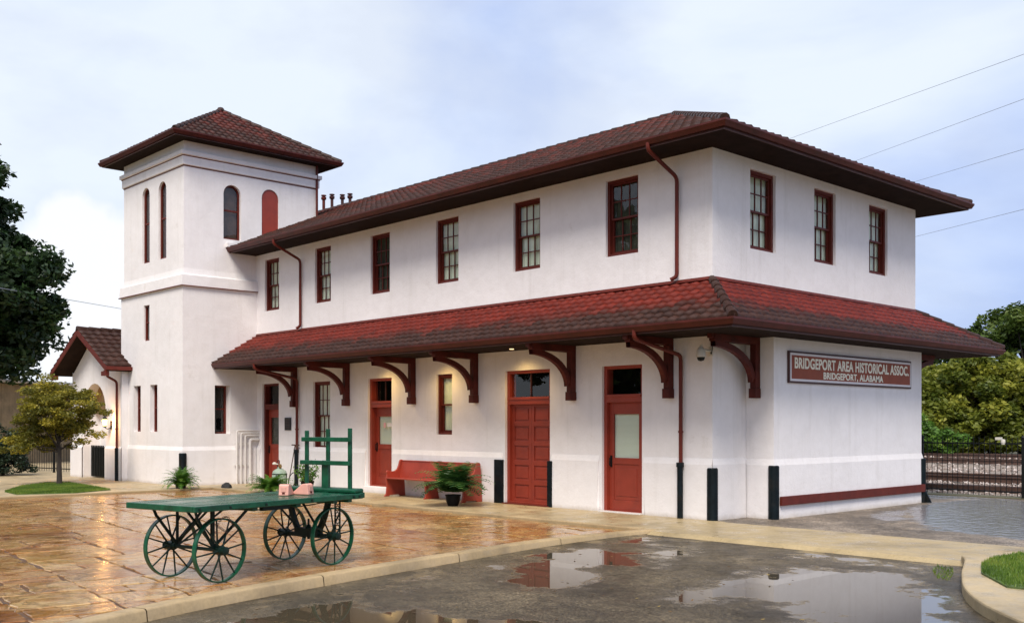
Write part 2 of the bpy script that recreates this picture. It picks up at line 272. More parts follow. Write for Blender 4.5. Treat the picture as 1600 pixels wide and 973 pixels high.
# ---------------------------------------------------------------- builders
OFF = {}
def tag(o, label=None, cat=None, group=None, kind=None):
    if label: o['label'] = label
    if cat: o['category'] = cat
    if group: o['group'] = group
    if kind: o['kind'] = kind
    return o
def empty(name, loc, label, cat, rz=0, group=None):
    o = bpy.data.objects.new(name, None); col.objects.link(o); o.location = loc; o.rotation_euler = (0, 0, rz); o.empty_display_size = .2
    OFF[o.name] = Vector(loc)
    return tag(o, label, cat, group)
class MB:
    def __init__(s): s.v = []; s.f = []; s.m = []; s.cur = 0
    def poly(s, pts):
        i = len(s.v); s.v += [tuple(p) for p in pts]; s.f.append(tuple(range(i, i + len(pts)))); s.m.append(s.cur); return s
    def raw(s, vs, fs, M=None):
        i = len(s.v)
        s.v += [tuple(M @ Vector(p)) if M is not None else tuple(p) for p in vs]
        s.f += [tuple(k + i for k in f) for f in fs]; s.m += [s.cur] * len(fs); return s
    def box(s, a, b, M=None):
        x0, y0, z0 = [min(p, q) for p, q in zip(a, b)]; x1, y1, z1 = [max(p, q) for p, q in zip(a, b)]
        return s.raw([(x0, y0, z0), (x1, y0, z0), (x1, y1, z0), (x0, y1, z0), (x0, y0, z1), (x1, y0, z1), (x1, y1, z1), (x0, y1, z1)],
                     [(0, 3, 2, 1), (4, 5, 6, 7), (0, 1, 5, 4), (1, 2, 6, 5), (2, 3, 7, 6), (3, 0, 4, 7)], M)
    def bar(s, p, q, w, h, up=(0, 0, 1)):      # rectangular bar from p to q
        p = Vector(p); q = Vector(q); d = (q - p).normalized(); u = Vector(up)
        if abs(d.dot(u)) > .98: u = Vector((1, 0, 0))
        sx = d.cross(u).normalized() * w / 2; sy = sx.cross(d).normalized() * h / 2
        vs = [a + i * sx + j * sy for a in (p, q) for i, j in ((-1, -1), (1, -1), (1, 1), (-1, 1))]
        return s.raw(vs, [(0, 3, 2, 1), (4, 5, 6, 7), (0, 1, 5, 4), (1, 2, 6, 5), (2, 3, 7, 6), (3, 0, 4, 7)])
    def tube(s, pts, r, n=8, cap=True):
        pts = [Vector(p) for p in pts]; rs = r if hasattr(r, '__len__') else [r] * len(pts)
        base = len(s.v); pu = None
        for k, p in enumerate(pts):
            d = (pts[min(k + 1, len(pts) - 1)] - pts[max(k - 1, 0)]).normalized()
            if pu is None: pu = Vector((0, 0, 1)) if abs(d.z) < .9 else Vector((1, 0, 0))
            x = d.cross(pu).normalized(); y = x.cross(d).normalized(); pu = y
            for i in range(n):
                a = 2 * math.pi * i / n; s.v.append(tuple(p + (x * math.cos(a) + y * math.sin(a)) * rs[k]))
        for k in range(len(pts) - 1):
            for i in range(n):
                j = (i + 1) % n; s.f.append((base + k * n + i, base + k * n + j, base + (k + 1) * n + j, base + (k + 1) * n + i)); s.m.append(s.cur)
        if cap:
            s.f.append(tuple(base + i for i in reversed(range(n)))); s.f.append(tuple(base + (len(pts) - 1) * n + i for i in range(n))); s.m += [s.cur] * 2
        return s
    def lathe(s, prof, n=20, M=None):          # prof: (r, z)
        vs = []; fs = []
        for r_, z in prof:
            for i in range(n):
                a = 2 * math.pi * i / n; vs.append((r_ * math.cos(a), r_ * math.sin(a), z))
        for k in range(len(prof) - 1):
            for i in range(n):
                j = (i + 1) % n; fs.append((k * n + i, k * n + j, (k + 1) * n + j, (k + 1) * n + i))
        fs.append(tuple(reversed(range(n)))); fs.append(tuple((len(prof) - 1) * n + i for i in range(n)))
        return s.raw(vs, fs, M)
    def prism(s, poly, axis, a, b):            # 2-D outline extruded along axis between a and b
        def P(p, t):
            return {'x': (t, p[0], p[1]), 'y': (p[0], t, p[1]), 'z': (p[0], p[1], t)}[axis]
        n = len(poly); vs = [P(p, a) for p in poly] + [P(p, b) for p in poly]
        fs = [tuple(range(n)), tuple(range(2 * n - 1, n - 1, -1))] + [(i, n + i, n + (i + 1) % n, (i + 1) % n) for i in range(n)]
        return s.raw(vs, fs)
    def build(s, name, mats, parent=None, world=True, bevel=0, smooth=False, recalc=True, seg=2, angle=35):
        me = bpy.data.meshes.new(name); off = OFF.get(parent.name, Vector()) if (parent is not None and world) else Vector()
        me.from_pydata([tuple(Vector(p) - off) for p in s.v], [], s.f)
        mats = mats if isinstance(mats, (list, tuple)) else [mats]
        for m_ in mats: me.materials.append(MATS[m_])
        if len(mats) > 1:
            for p_, k in zip(me.polygons, s.m): p_.material_index = k
        if recalc and mats != ['glass']:
            bm = bmesh.new(); bm.from_mesh(me); bmesh.ops.remove_doubles(bm, verts=bm.verts, dist=1e-5); bmesh.ops.recalc_face_normals(bm, faces=bm.faces); bm.to_mesh(me); bm.free()
        o = bpy.data.objects.new(name, me); col.objects.link(o)
        if parent is not None: o.parent = parent
        OFF[o.name] = off
        if smooth: 
            for p_ in me.polygons: p_.use_smooth = True
            try: me.set_sharp_from_angle(angle=R(angle))
            except Exception: pass
        if bevel:
            b_ = o.modifiers.new('bevel', 'BEVEL'); b_.width = bevel; b_.segments = seg; b_.limit_method = 'ANGLE'; b_.angle_limit = R(40)
        return o
def kids(o): return [c for c in bpy.data.objects if c.parent == o]
def copy_tree(o, parent=None, tree=None):
    c = o.copy(); col.objects.link(c); c.parent = parent
    if o.name in OFF: OFF[c.name] = OFF[o.name]
    for ch in kids(o): copy_tree(ch, c)
    return c
def fastmesh(name, V, F, mat, parent=None, tint=None, world=True, smooth=False):
    """V (n,3), F (m,k) arrays -> object; tint (m,) or (m,2) per face"""
    V = np.asarray(V, np.float32); F = np.asarray(F, np.int32); k = F.shape[1]
    if parent is not None and world: V = V - np.array(OFF[parent.name], np.float32)
    me = bpy.data.meshes.new(name); me.vertices.add(len(V)); me.vertices.foreach_set('co', V.ravel())
    me.loops.add(F.size); me.loops.foreach_set('vertex_index', F.ravel()); me.polygons.add(len(F))
    me.polygons.foreach_set('loop_start', np.arange(0, F.size, k, dtype=np.int32)); me.update(calc_edges=True); me.validate()
    me.materials.append(MATS[mat])
    if tint is not None:
        tint = np.asarray(tint, np.float32); tint = tint.reshape(len(F), -1)
        at = me.attributes.new('tint', 'FLOAT_COLOR', 'FACE'); c = np.zeros((len(F), 4), np.float32); c[:, 3] = 1; c[:, :tint.shape[1]] = tint
        at.data.foreach_set('color', c.ravel())
    if smooth: me.polygons.foreach_set('use_smooth', np.ones(len(F), bool))
    o = bpy.data.objects.new(name, me); col.objects.link(o)
    if parent is not None: o.parent = parent; OFF[o.name] = OFF[parent.name]
    return o

# ---------------------------------------------------------------- ground
def sheet(name, pts, z, mat, thick=0):
    mb = MB()
    if thick: mb.prism(pts, 'z', z - thick, z)
    else: mb.poly([(x, y, z) for x, y in pts])
    return tag(mb.build(name, mat), kind='structure')
mb = MB(); S = 2500
mb.poly([(-S, -S, -.16), (S, -S, -.16), (S, S, -.16), (-S, S, -.16)]); tag(mb.build('ground', 'field'), kind='structure')
# curb line of the patio: outer edge, top height
CURB = [(.30, -1.80, .0), (.22, -2.6, .0), (.36, -4.4, .03), (.78, -6.5, .045), (1.22, -8.6, .05), (1.70, -10.4, .05), (2.35, -11.9, .05), (3.3, -13.6, .05), (5.4, -16.6, .05)]
def curb_x(y):
    ys = [-c[1] for c in CURB]; return float(np.interp(-y, ys, [c[0] for c in CURB]))
# asphalt as a grid with a standing-water field
def inpoly(P, X, Y):
    r = np.zeros(X.shape, bool); n = len(P)
    for i in range(n):
        x0, y0 = P[i]; x1, y1 = P[(i + 1) % n]
        c = ((y0 > Y) != (y1 > Y)) & (X < (x1 - x0) * (Y - y0) / (y1 - y0 + 1e-12) + x0); r ^= c
    return r
def sdist(P, X, Y):
    d = np.full(X.shape, 1e9); n = len(P)
    for i in range(n):
        ax, ay = P[i]; bx, by = P[(i + 1) % n]; ex, ey = bx - ax, by - ay
        t = np.clip(((X - ax) * ex + (Y - ay) * ey) / (ex * ex + ey * ey), 0, 1); d = np.minimum(d, np.hypot(X - ax - t * ex, Y - ay - t * ey))
    return np.where(inpoly(P, X, Y), d, -d)
def grid_sheet(name, xs, ys, z, mat, pools, keep=None, soft=.9):
    X, Y = np.meshgrid(xs, ys); f = np.zeros(X.shape)
    for P, k in pools: f = np.maximum(f, np.clip(.5 + k * sdist(P, X, Y) / soft, 0, 1.1))
    V = np.stack([X.ravel(), Y.ravel(), np.full(X.size, z)], 1); nx = len(xs); I = np.arange(X.size).reshape(X.shape)
    F = np.stack([I[:-1, :-1].ravel(), I[:-1, 1:].ravel(), I[1:, 1:].ravel(), I[1:, :-1].ravel()], 1)
    if keep is not None:
        cx = V[F].mean(1); F = F[keep(cx[:, 0], cx[:, 1])]
    o = fastmesh(name, V, F, mat); at = o.data.attributes.new('wet', 'FLOAT', 'POINT'); at.data.foreach_set('value', f.ravel().astype(np.float32))
    return tag(o, kind='structure')
POOLS = [([(4.02, -6.77), (3.67, -5.53), (3.6, -4.4), (4.0, -3.3), (4.97, -2.9), (5.95, -4.14), (6.92, -5.47), (7.2, -6.3), (6.2, -7.6), (5.49, -7.3), (5.38, -6.4), (4.99, -6.25), (4.62, -6.8)], .62),
         ([(.1, -2.2), (.3, -4.5), (.8, -6.6), (1.4, -9), (2.2, -11.5), (3.4, -11.5), (2.2, -8.4), (1.6, -6.2), (1.2, -4), (1.6, -2.1)], .28), ([(3.2, -3.0), (3.0, -2.15), (5.0, -2.1), (4.6, -3.0)], .5),
         ([(1.6, -6.3), (.75, -4.86), (.8, -4.02), (1.78, -3.9), (2.57, -4.9), (2.3, -5.3), (3.0, -6.1), (3.3, -7.0), (2.68, -7.4), (2.01, -6.9)], 1),
         ([(2.3, -10.4), (1.75, -9.2), (2.1, -8.75), (2.9, -8.65), (3.51, -8.5), (4.4, -8.1), (4.9, -8.6), (3.3, -10.8)], 1),
         ([(1.49, -7.66), (1.4, -7.2), (1.95, -7.4), (1.95, -7.95)], .8),
         ([(2.1, -4.4), (1.2, -2.97), (1.8, -2.6), (2.4, -3.6), (2.75, -5.0)], .7),
         ([(4.07, -2.6), (4.4, -2.45), (5.0, -2.6), (5.81, -3.69), (5.23, -3.31)], 1.1),
         ([(6.6, -9.5), (7.6, -8.2), (9.0, -8.4), (9.5, -10.5), (7.6, -11.2)], 1)]
xs = np.concatenate([np.arange(-.2, 11, .08), np.linspace(11.5, 60, 30)]); ys = np.concatenate([np.linspace(-60, -17, 30), np.arange(-16.5, -1.95, .08), [-1.95]])
def keepA(x, y): return (x > np.interp(-y, [-c[1] for c in CURB], [c[0] for c in CURB]) - .14)
grid_sheet('parking_lot', xs, ys, -.06, 'asphalt', POOLS, keepA)
# wet pavement east and north-east of the building
poolsB = [([(.9, 5.7), (.9, 8.3), (2.6, 8.9), (4.9, 3.2), (6.5, 1.5), (4.6, .9), (3.3, 1.35), (2.2, 2.9)], 1.0), ([(-3, 8.1), (-3, 9), (1.0, 9.0), (1.6, 8.4)], .8), ([(1.3, 3.6), (1.2, 4.4), (1.9, 3.1), (1.9, 2.4)], .55)]
xs = np.concatenate([np.arange(-4, 12, .1), np.linspace(12.5, 40, 12)]); ys = np.arange(-.3, 9.6, .1)
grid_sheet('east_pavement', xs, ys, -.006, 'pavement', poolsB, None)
# sidewalk along the front and on to the island, in cast bays
mb = MB()
xx = -14.35
while xx < 15:
    x2 = xx + 2.44
    mb.box((xx + .008, -1.86, -.13), (x2 - .008, -.02 if xx < -1.5 else -.12, 0.0)); xx = x2
sw = mb.build('sidewalk', 'walk', bevel=.008); tag(sw, kind='structure')
mb = MB(); mb.prism([(-1.86, 0), (-2.04, -.01), (-2.16, -.064), (-2.16, -.12), (-1.86, -.12)], 'x', .32, 15); tag(mb.build('sidewalk_edge', 'walk'), kind='structure')
mb = MB(); mb.box((-14.5, -1.98, -.14), (.02, -1.866, .004)); mb.box((-14.52, -14.0, -.14), (-14.36, -1.99, .004)); tag(mb.build('patio_kerb', 'curb', bevel=.015), kind='structure')
# paving west of the patio round the tower
mb = MB(); mb.box((-60, -14, -.14), (-14.53, -2.05, -.004)); mb.box((-60, -2.045, -.14), (-14.37, 12, -.004)); tag(mb.build('path', 'apron'), kind='structure')
# curb between patio and asphalt (smoothed)
def smooth_path(P, n=8):
    P = [np.array(p, float) for p in P]; out_ = []
    for i in range(len(P) - 1):
        a, b_, c, d = P[max(i - 1, 0)], P[i], P[i + 1], P[min(i + 2, len(P) - 1)]
        for k in range(n):
            t_ = k / n; out_.append(.5 * ((2 * b_) + (-a + c) * t_ + (2 * a - 5 * b_ + 4 * c - d) * t_ ** 2 + (-a + 3 * b_ - 3 * c + d) * t_ ** 3))
    out_.append(P[-1]); return out_
def ribbon(name, path, prof, mat):             # prof: list of (offset to the left of travel, dz from path z or absolute below -1)
    V = []; F = []; n = len(prof)
    for i, p in enumerate(path):
        a = path[max(i - 1, 0)]; b_ = path[min(i + 1, len(path) - 1)]; d = (b_ - a)[:2]; d = d / np.linalg.norm(d); nrm = np.array([-d[1], d[0]])
        for o_, z in prof: V.append((p[0] + nrm[0] * o_, p[1] + nrm[1] * o_, z if z < -.05 else p[2] + z))
    for i in range(len(path) - 1):
        for k in range(n - 1): F.append((i * n + k, i * n + k + 1, (i + 1) * n + k + 1, (i + 1) * n + k))
    mb = MB(); mb.v = V; mb.f = F; mb.m = [0] * len(F); return tag(mb.build(name, mat, smooth=True, angle=50), kind='structure')
kp = smooth_path(CURB, 12); seglen = 0; start = 0
for i in range(1, len(kp)):
    seglen += np.linalg.norm(kp[i][:2] - kp[i - 1][:2])
    if seglen > 2.2 or i == len(kp) - 1:
        pts_ = [p.copy() for p in kp[start:i + 1]]; d_ = pts_[-1] - pts_[-2]; pts_[-1] = pts_[-1] - d_ / np.linalg.norm(d_) * .012
        ribbon('kerb', pts_, [(0.02, -.14), (.0, -.02), (-.015, -.004), (-.03, 0), (-.17, 0), (-.185, -.006), (-.19, -.02), (-.19, -.14)], 'curb'); seglen = 0; start = i
# island on the right: concrete surround with kerb, turf in it
ISL = [(5.12, -2.02, .05), (5.28, -2.3, .06), (5.50, -2.85, .06), (5.78, -3.55, .06), (6.25, -4.55, .06), (6.85, -5.42, .06), (7.7, -6.2, .06), (9.5, -7.2, .06), (15, -8.6, .06)]
isp = smooth_path(ISL)
mb = MB(); mb.prism([(p[0], p[1]) for p in isp] + [(15, -1.98), (5.16, -1.94)], 'z', -.12, .055); isl = mb.build('island_surround', 'apron', bevel=.02); tag(isl, kind='structure')
GR = [(5.95, -3.45), (5.68, -2.8), (5.54, -2.2), (5.58, -1.4), (5.9, -.75), (9, -.3), (11, -1.2), (11, -3.6), (7.4, -4.15), (6.5, -4.2)]
mb = MB(); mb.prism([(5.30, -1.9), (5.32, -1.3), (5.7, -.5), (9, .0), (15, .1), (15, -1.93)], 'z', -.12, .05); tag(mb.build('island_surround', 'apron', bevel=.02), kind='structure')
mb = MB(); mb.prism(GR, 'z', .02, .075); tag(mb.build('island_turf', 'turf'), kind='structure')
def grass(name, poly, z, n, h, label=None):
    P = np.array(poly); lo = P.min(0); hi = P.max(0); pts = rng.uniform(lo, hi, (n * 3, 2)); pts = pts[inpoly(poly, pts[:, 0], pts[:, 1])][:n]; n = len(pts)
    a = rng.uniform(0, 6.28, n); ln = rng.uniform(.5, 1.2, n) * h; lean = rng.uniform(0, .6, n) * ln; wd = rng.uniform(.003, .006, n) * (1 + h * 4)
    b0 = np.stack([pts[:, 0], pts[:, 1], np.full(n, z)], 1); dx = np.stack([np.cos(a), np.sin(a), a * 0], 1) * wd[:, None]
    a2 = rng.uniform(0, 6.28, n); tip = b0 + np.stack([np.cos(a2) * lean, np.sin(a2) * lean, ln], 1)
    V = np.stack([b0 - dx, b0 + dx, tip], 1).reshape(-1, 3); F = np.arange(n * 3).reshape(n, 3)
    pt = .5 + .28 * np.sin(pts[:, 0] * 3.3 + 1) * np.cos(pts[:, 1] * 2.7) + .15 * np.sin(pts[:, 0] * 9 + pts[:, 1] * 7)
    o = fastmesh(name, V, F, 'grass_blade', tint=np.clip(pt + rng.normal(0, .2, n), 0, 1)); return tag(o, label, 'grass', kind='stuff')
grass('grass', GR, .07, 60000, .045, 'bright green mown grass on the kerbed island at right')
GL = [(-15.0, -6.6), (-16.2, -6.5), (-18.2, -5.5), (-19.4, -4.45), (-19.0, -3.95), (-17, -4.1), (-15.2, -4.3), (-14.6, -5.4)]
mb = MB(); mb.prism(GL, 'z', -.02, .012); tag(mb.build('tree_lawn', 'turf'), kind='structure')
grass('grass', GL, .01, 26000, .05, 'short grass patch round the foot of the small maple')
# weeds in the corner of the asphalt
WP = [(4.95, -2.3), (5.2, -2.4), (5.45, -3.0), (5.6, -3.45), (5.4, -3.3), (5.1, -2.75)]
grass('weeds', WP, -.06, 240, .035, 'sparse weeds along the island kerb in the puddle corner')

# patio of flagstones
mb = MB(); pts = [(p[0] - .1, p[1]) for p in smooth_path(CURB)] ; mb.prism([(-14.4, -1.9)] + [(p[0], p[1]) for p in pts] + [(-14.4, -16.6)], 'z', -.14, -.060)
tag(mb.build('patio_bed', 'mortar'), kind='structure')
def slabs():
    rects = []
    def split(x0, y0, x1, y1, dep):
        w_, h_ = x1 - x0, y1 - y0
        lim = random.uniform(.5, 1.6)
        if max(w_, h_) < lim or (dep > 3 and max(w_, h_) < 1.6 and random.random() < .12): rects.append((x0, y0, x1, y1)); return
        k = random.uniform(.35, .65)
        if w_ * random.uniform(.75, 1.3) > h_: xm = x0 + w_ * k; split(x0, y0, xm, y1, dep + 1); split(xm, y0, x1, y1, dep + 1)
        else: ym = y0 + h_ * k; split(x0, y0, x1, ym, dep + 1); split(x0, ym, x1, y1, dep + 1)
    for bx in np.arange(-19, 9, 2.6):
        for by in np.arange(-19, 3, 2.2): split(bx, by, bx + 2.6, by + 2.2, 0)
    V = []; F = []; T = []; th = R(-6); c_, s_ = math.cos(th), math.sin(th)
    jit = {}
    for (x0, y0, x1, y1) in rects:
        g = random.uniform(.006, .022); cs = [(x0 + g, y0 + g), (x1 - g, y0 + g), (x1 - g, y1 - g), (x0 + g, y1 - g)]
        # rough outline with broken edges
        pl = []
        for i in range(4):
            ax, ay = cs[i]; bx, by = cs[(i + 1) % 4]; ln = math.hypot(bx - ax, by - ay); n = max(2, int(ln / .16))
            for k in range(n):
                u = k / n; j = .022 if k else .03
                pl.append((ax + (bx - ax) * u + random.uniform(-j, j), ay + (by - ay) * u + random.uniform(-j, j)))
        pl = [(x * c_ - y * s_ - 4, x * s_ + y * c_ - 4.3) for x, y in pl]
        cy = sum(p[1] for p in pl) / len(pl)
        # clip to the patio
        def clip(pl, fn):
            out_ = []
            for i in range(len(pl)):
                a, b_ = pl[i], pl[(i + 1) % len(pl)]; fa, fb = fn(a), fn(b_)
                if fa >= 0: out_.append(a)
                if (fa >= 0) != (fb >= 0): t_ = fa / (fa - fb); out_.append((a[0] + (b_[0] - a[0]) * t_, a[1] + (b_[1] - a[1]) * t_))
            return out_
        pl = clip(pl, lambda p: -2.0 - p[1]); pl = pl and clip(pl, lambda p: p[0] + 14.34); pl = pl and clip(pl, lambda p: p[1] + 16)
        pl = pl and clip(pl, lambda p: curb_x(p[1]) - .1 - p[0])
        if len(pl) < 3: continue
        area = .5 * sum(pl[i][0] * pl[(i + 1) % len(pl)][1] - pl[(i + 1) % len(pl)][0] * pl[i][1] for i in range(len(pl)))
        if abs(area) < .02: continue
        cx = sum(p[0] for p in pl) / len(pl); cy = sum(p[1] for p in pl) / len(pl)
        tx, ty = random.gauss(0, .008), random.gauss(0, .008); zz = -.047 + random.gauss(0, .002)
        i0 = len(V); n = len(pl); q = []
        for x, y in pl: V.append((x, y, -.075))
        for x, y in pl: V.append((x, y, zz - .006 + (x - cx) * tx + (y - cy) * ty))
        for x, y in pl:
            dx, dy = cx - x, cy - y; l_ = math.hypot(dx, dy) + 1e-6; k = min(.012 / l_, .5); V.append((x + dx * k, y + dy * k, zz + (x - cx) * tx + (y - cy) * ty))
        for k in range(n):
            j = (k + 1) % n
            F.append((i0 + k, i0 + j, i0 + n + j, i0 + n + k)); F.append((i0 + n + k, i0 + n + j, i0 + 2 * n + j, i0 + 2 * n + k))
        F.append(tuple(i0 + 2 * n + k for k in range(n))); tv = random.random(); T += [tv] * (2 * n + 1)
    me = bpy.data.meshes.new('patio'); me.from_pydata(V, [], F); me.materials.append(MATS['flagstone'])
    at = me.attributes.new('tint', 'FLOAT_COLOR', 'FACE'); at.data.foreach_set('color', np.array([(t_, 0, 0, 1) for t_ in T], np.float32).ravel())
    o = bpy.data.objects.new('patio', me); col.objects.link(o); tag(o, kind='structure')
slabs()
# railway ground
mb = MB(); mb.prism([(9.6, -.1), (9.9, .0), (11.3, .05), (12.0, .10), (15.6, .10), (16.4, -.02), (24.2, -.02), (25, .10), (28.6, .10), (29.4, -.02), (31.6, -.02), (32.3, .1), (35.6, .1), (36.4, -.1)], 'x', -60, 60)
tag(mb.build('ballast_bed', 'ballast_bed'), kind='structure')
mb = MB(); mb.prism([(9.15, -.1), (9.62, -.1), (9.62, .02), (9.15, .012)], 'x', -6, 40); tag(mb.build('fence_strip', 'field'), kind='structure')
def stones():
    n = 15000
    x = rng.uniform(-8, 22, n); u = rng.uniform(0, 1, n); y = np.where(u < .6, rng.uniform(9.75, 17.5, n), rng.uniform(17.5, 36, n)); x = np.where(y > 17, rng.uniform(-14, 24, n), x)
    prof_y = [9.6, 9.9, 11.3, 12.0, 15.6, 16.4, 24.2, 25, 28.6, 29.4, 31.6, 32.3, 35.6, 36.4]; prof_z = [-.1, 0, .05, .1, .1, -.02, -.02, .1, .1, -.02, -.02, .1, .1, -.1]
    z = np.interp(y, prof_y, prof_z); s = rng.uniform(.025, .06, n) * np.where(y > 17, 1.6, 1.0)
    o6 = np.array([(1, 0, 0), (0, 1, 0), (-1, 0, 0), (0, -1, 0), (0, 0, 1), (0, 0, -1)], float)
    v = o6[None] * s[:, None, None] * rng.uniform(.6, 1.3, (n, 6, 1)); a = rng.uniform(0, 6.28, n)
    c, si = np.cos(a)[:, None], np.sin(a)[:, None]; vx = v[..., 0] * c - v[..., 1] * si; vy = v[..., 0] * si + v[..., 1] * c
    V = np.stack([vx + x[:, None], vy + y[:, None], v[..., 2] * .8 + z[:, None] + .01], 2).reshape(-1, 3)
    f = np.array([(0, 1, 4), (1, 2, 4), (2, 3, 4), (3, 0, 4), (1, 0, 5), (2, 1, 5), (3, 2, 5), (0, 3, 5)]); F = (f[None] + (np.arange(n) * 6)[:, None, None]).reshape(-1, 3)
    o = fastmesh('ballast_stones', V, F, 'ballast', tint=np.repeat(rng.uniform(0, 1, n), 8)); tag(o, 'loose pale ballast stones spread between the rails', 'ballast', kind='stuff')
stones()
# distant hills
mb = MB(); n = 180; ring = []
for i in range(n):
    a = 2 * math.pi * i / n; r_ = 1250; h = .55 * 75 + 16 * math.sin(3 * a + 1) + 16 * math.sin(7 * a + 2) + 8 * math.sin(17 * a) + 4 * math.sin(41 * a)
    ring.append((a, r_, max(h, 20)))
for i in range(n):
    a0, r0, h0 = ring[i]; a1, r1, h1 = ring[(i + 1) % n]; P = []
    for k, (rr_, hh) in enumerate(((1000, 0), (1080, .45), (1180, .85), (1250, 1), (1500, 1.0), (1900, 0))):
        P.append(((rr_ * math.cos(a0), rr_ * math.sin(a0), h0 * hh - .2), (rr_ * math.cos(a1), rr_ * math.sin(a1), h1 * hh - .2)))
    for k in range(5): mb.poly([P[k][0], P[k][1], P[k + 1][1], P[k + 1][0]])
tag(mb.build('hills', 'hill', smooth=True, angle=80), kind='structure')

# ================================================================ the station
XT, YT, WT, YB = -15.644, -2.157, 3.948, 2.021       # tower: right face, front face, width, back face
WB = 7.574                                            # depth of the main block
st = empty('train_station', (-8, 3.8, 0), 'long white stucco train station with red trim, brown tiled roofs and square tower', 'train station')
def wall(mb, org, U, nrm, u0, u1, z0, z1, ops=(), depth=.2, cell=None):
    org = Vector(org); U = Vector(U); nrm = Vector(nrm)
    P = lambda u, z, d=0: org + U * u + Vector((0, 0, z)) - nrm * d
    us = sorted({u0, u1, *[o[0] for o in ops], *[o[1] for o in ops]}); zs = sorted({z0, z1, *[o[2] for o in ops], *[o[3] for o in ops]})
    us = [u for u in us if u0 - 1e-6 <= u <= u1 + 1e-6]; zs = [z for z in zs if z0 - 1e-6 <= z <= z1 + 1e-6]
    for a, b in zip(us, us[1:]):
        for c, d in zip(zs, zs[1:]):
            mu_, mz = (a + b) / 2, (c + d) / 2
            if any(o[0] < mu_ < o[1] and o[2] < mz < o[3] for o in ops): continue
            mb.poly([P(a, c), P(b, c), P(b, d), P(a, d)])
    for o in ops:
        a, b, c, d = o[:4]; arch = len(o) > 4 and o[4]; dp = o[5] if len(o) > 5 else depth
        if arch:
            r_ = (b - a) / 2; m_ = (a + b) / 2; zc = d - r_; n = 12
            arc = [(m_ + r_ * math.cos(t_), zc + r_ * math.sin(t_)) for t_ in [math.pi * k / n for k in range(n + 1)]]
            for k in range(n // 2): mb.poly([P(b, d), P(*arc[k]), P(*arc[k + 1])])
            for k in range(n // 2, n): mb.poly([P(a, d), P(*arc[k]), P(*arc[k + 1])])
            out_ = [(b, c)] + arc + [(a, c)]
        else: out_ = [(b, c), (b, d), (a, d), (a, c)]
        for k in range(len(out_) - 1): mb.poly([P(*out_[k]), P(*out_[k + 1]), P(*out_[k + 1], dp), P(*out_[k], dp)])
        if c > z0 + .01: mb.poly([P(a, c), P(b, c), P(b, c, dp), P(a, c, dp)])
def sweep(mb, nodes, prof, closed=False, closeprof=False):
    n = len(nodes); m_ = len(prof); P = lambda k, j: (nodes[k][0] + nodes[k][2] * prof[j][0], nodes[k][1] + nodes[k][3] * prof[j][0], prof[j][1])
    for k in range(n if closed else n - 1):
        for j in range(m_ if closeprof else m_ - 1):
            mb.poly([P(k, j), P((k + 1) % n, j), P((k + 1) % n, (j + 1) % m_), P(k, (j + 1) % m_)])
    if closeprof and not closed: mb.poly([P(0, j) for j in range(m_)]); mb.poly([P(n - 1, j) for j in range(m_)])
upper = [(-15.153, -14.386), (-12.574, -11.822), (-10.077, -9.295), (-7.55, -6.76), (-4.997, -4.208), (-2.444, -1.65)]
ZT, ZB = 6.235, 4.803
low = [(-15.30, -14.40, 0.0, 2.78), (-12.66, -11.86, 1.0, 2.76), (-10.19, -9.22, .15, 2.76), (-7.53, -6.98, 1.42, 2.77), (-5.25, -3.93, .02, 2.76), (-2.54, -1.56, 0.0, 2.75)]
east = [(1.136, 1.96), (3.314, 4.12), (5.477, 6.281)]
BX, BY0, BY1 = .57, 1.004, 6.651; HY_ = WB / 2
mb = MB()
wall(mb, (0, 0, 0), (1, 0, 0), (0, -1, 0), -19.3, 0, -.12, 6.6, [(a, b, ZB, ZT) for a, b in upper] + [o for o in low], .22)
wall(mb, (0, 0, 0), (0, 1, 0), (1, 0, 0), 0, WB, -.12, 6.6, [(a, b, ZB, ZT) for a, b in east], .22)
wall(mb, (0, WB, 0), (1, 0, 0), (0, 1, 0), -19.3, 0, -.12, 6.6); wall(mb, (-19.3, 0, 0), (0, 1, 0), (-1, 0, 0), 0, WB, -.12, 6.6); mb.poly([(-19.3, 0, 6.6), (-19.3, WB, 6.6), (-19.3, HY_, 8.4)])
mb.build('wall', 'stucco', st)
mb = MB(); wall(mb, (0, BY0, 0), (1, 0, 0), (0, -1, 0), 0.002, BX, -.12, 3.4); wall(mb, (BX, 0, 0), (0, 1, 0), (1, 0, 0), BY0, BY1, -.12, 3.4); wall(mb, (0, BY1, 0), (1, 0, 0), (0, 1, 0), 0.002, BX, -.12, 3.4)
mb.build('bay_wall', 'stucco', st)
# flared base with splayed ends at the doors
mb = MB(); prof = [(-.003, 1.06), (-.034, .95), (-.042, -.12), (-.003, -.12)]
segs = [(-15.6, -15.36), (-14.34, -10.25), (-9.16, -5.31), (-3.87, -2.60), (-1.50, 0)]
for a, b in segs:
    P = []; 
    for x in (a, b): P.append([(x + (.05 if x == a and a > -15.5 else (-.05 if x == b and b < 0 else (.055 if b == 0 and x == b else 0))) * (1 if y < -.04 else 0), y, z) for y, z in prof])
    for k in range(3): mb.poly([P[0][k], P[1][k], P[1][k + 1], P[0][k + 1]])
    mb.poly(P[0]); mb.poly(P[1])
sweep(mb, [(0.0, 0, 1, -1), (0, BY0 - .06, 1, 0)], [(.002, 1.06), (.034, .95), (.042, -.12), (.002, -.12)])
sweep(mb, [(0, BY0, 0, -1), (BX, BY0, 1, -1), (BX, BY1, 1, 1), (0, BY1, 0, 1)], [(.002, 1.04), (.030, .93), (.038, -.12), (.002, -.12)])
mb.build('wall_base', 'stucco', st)
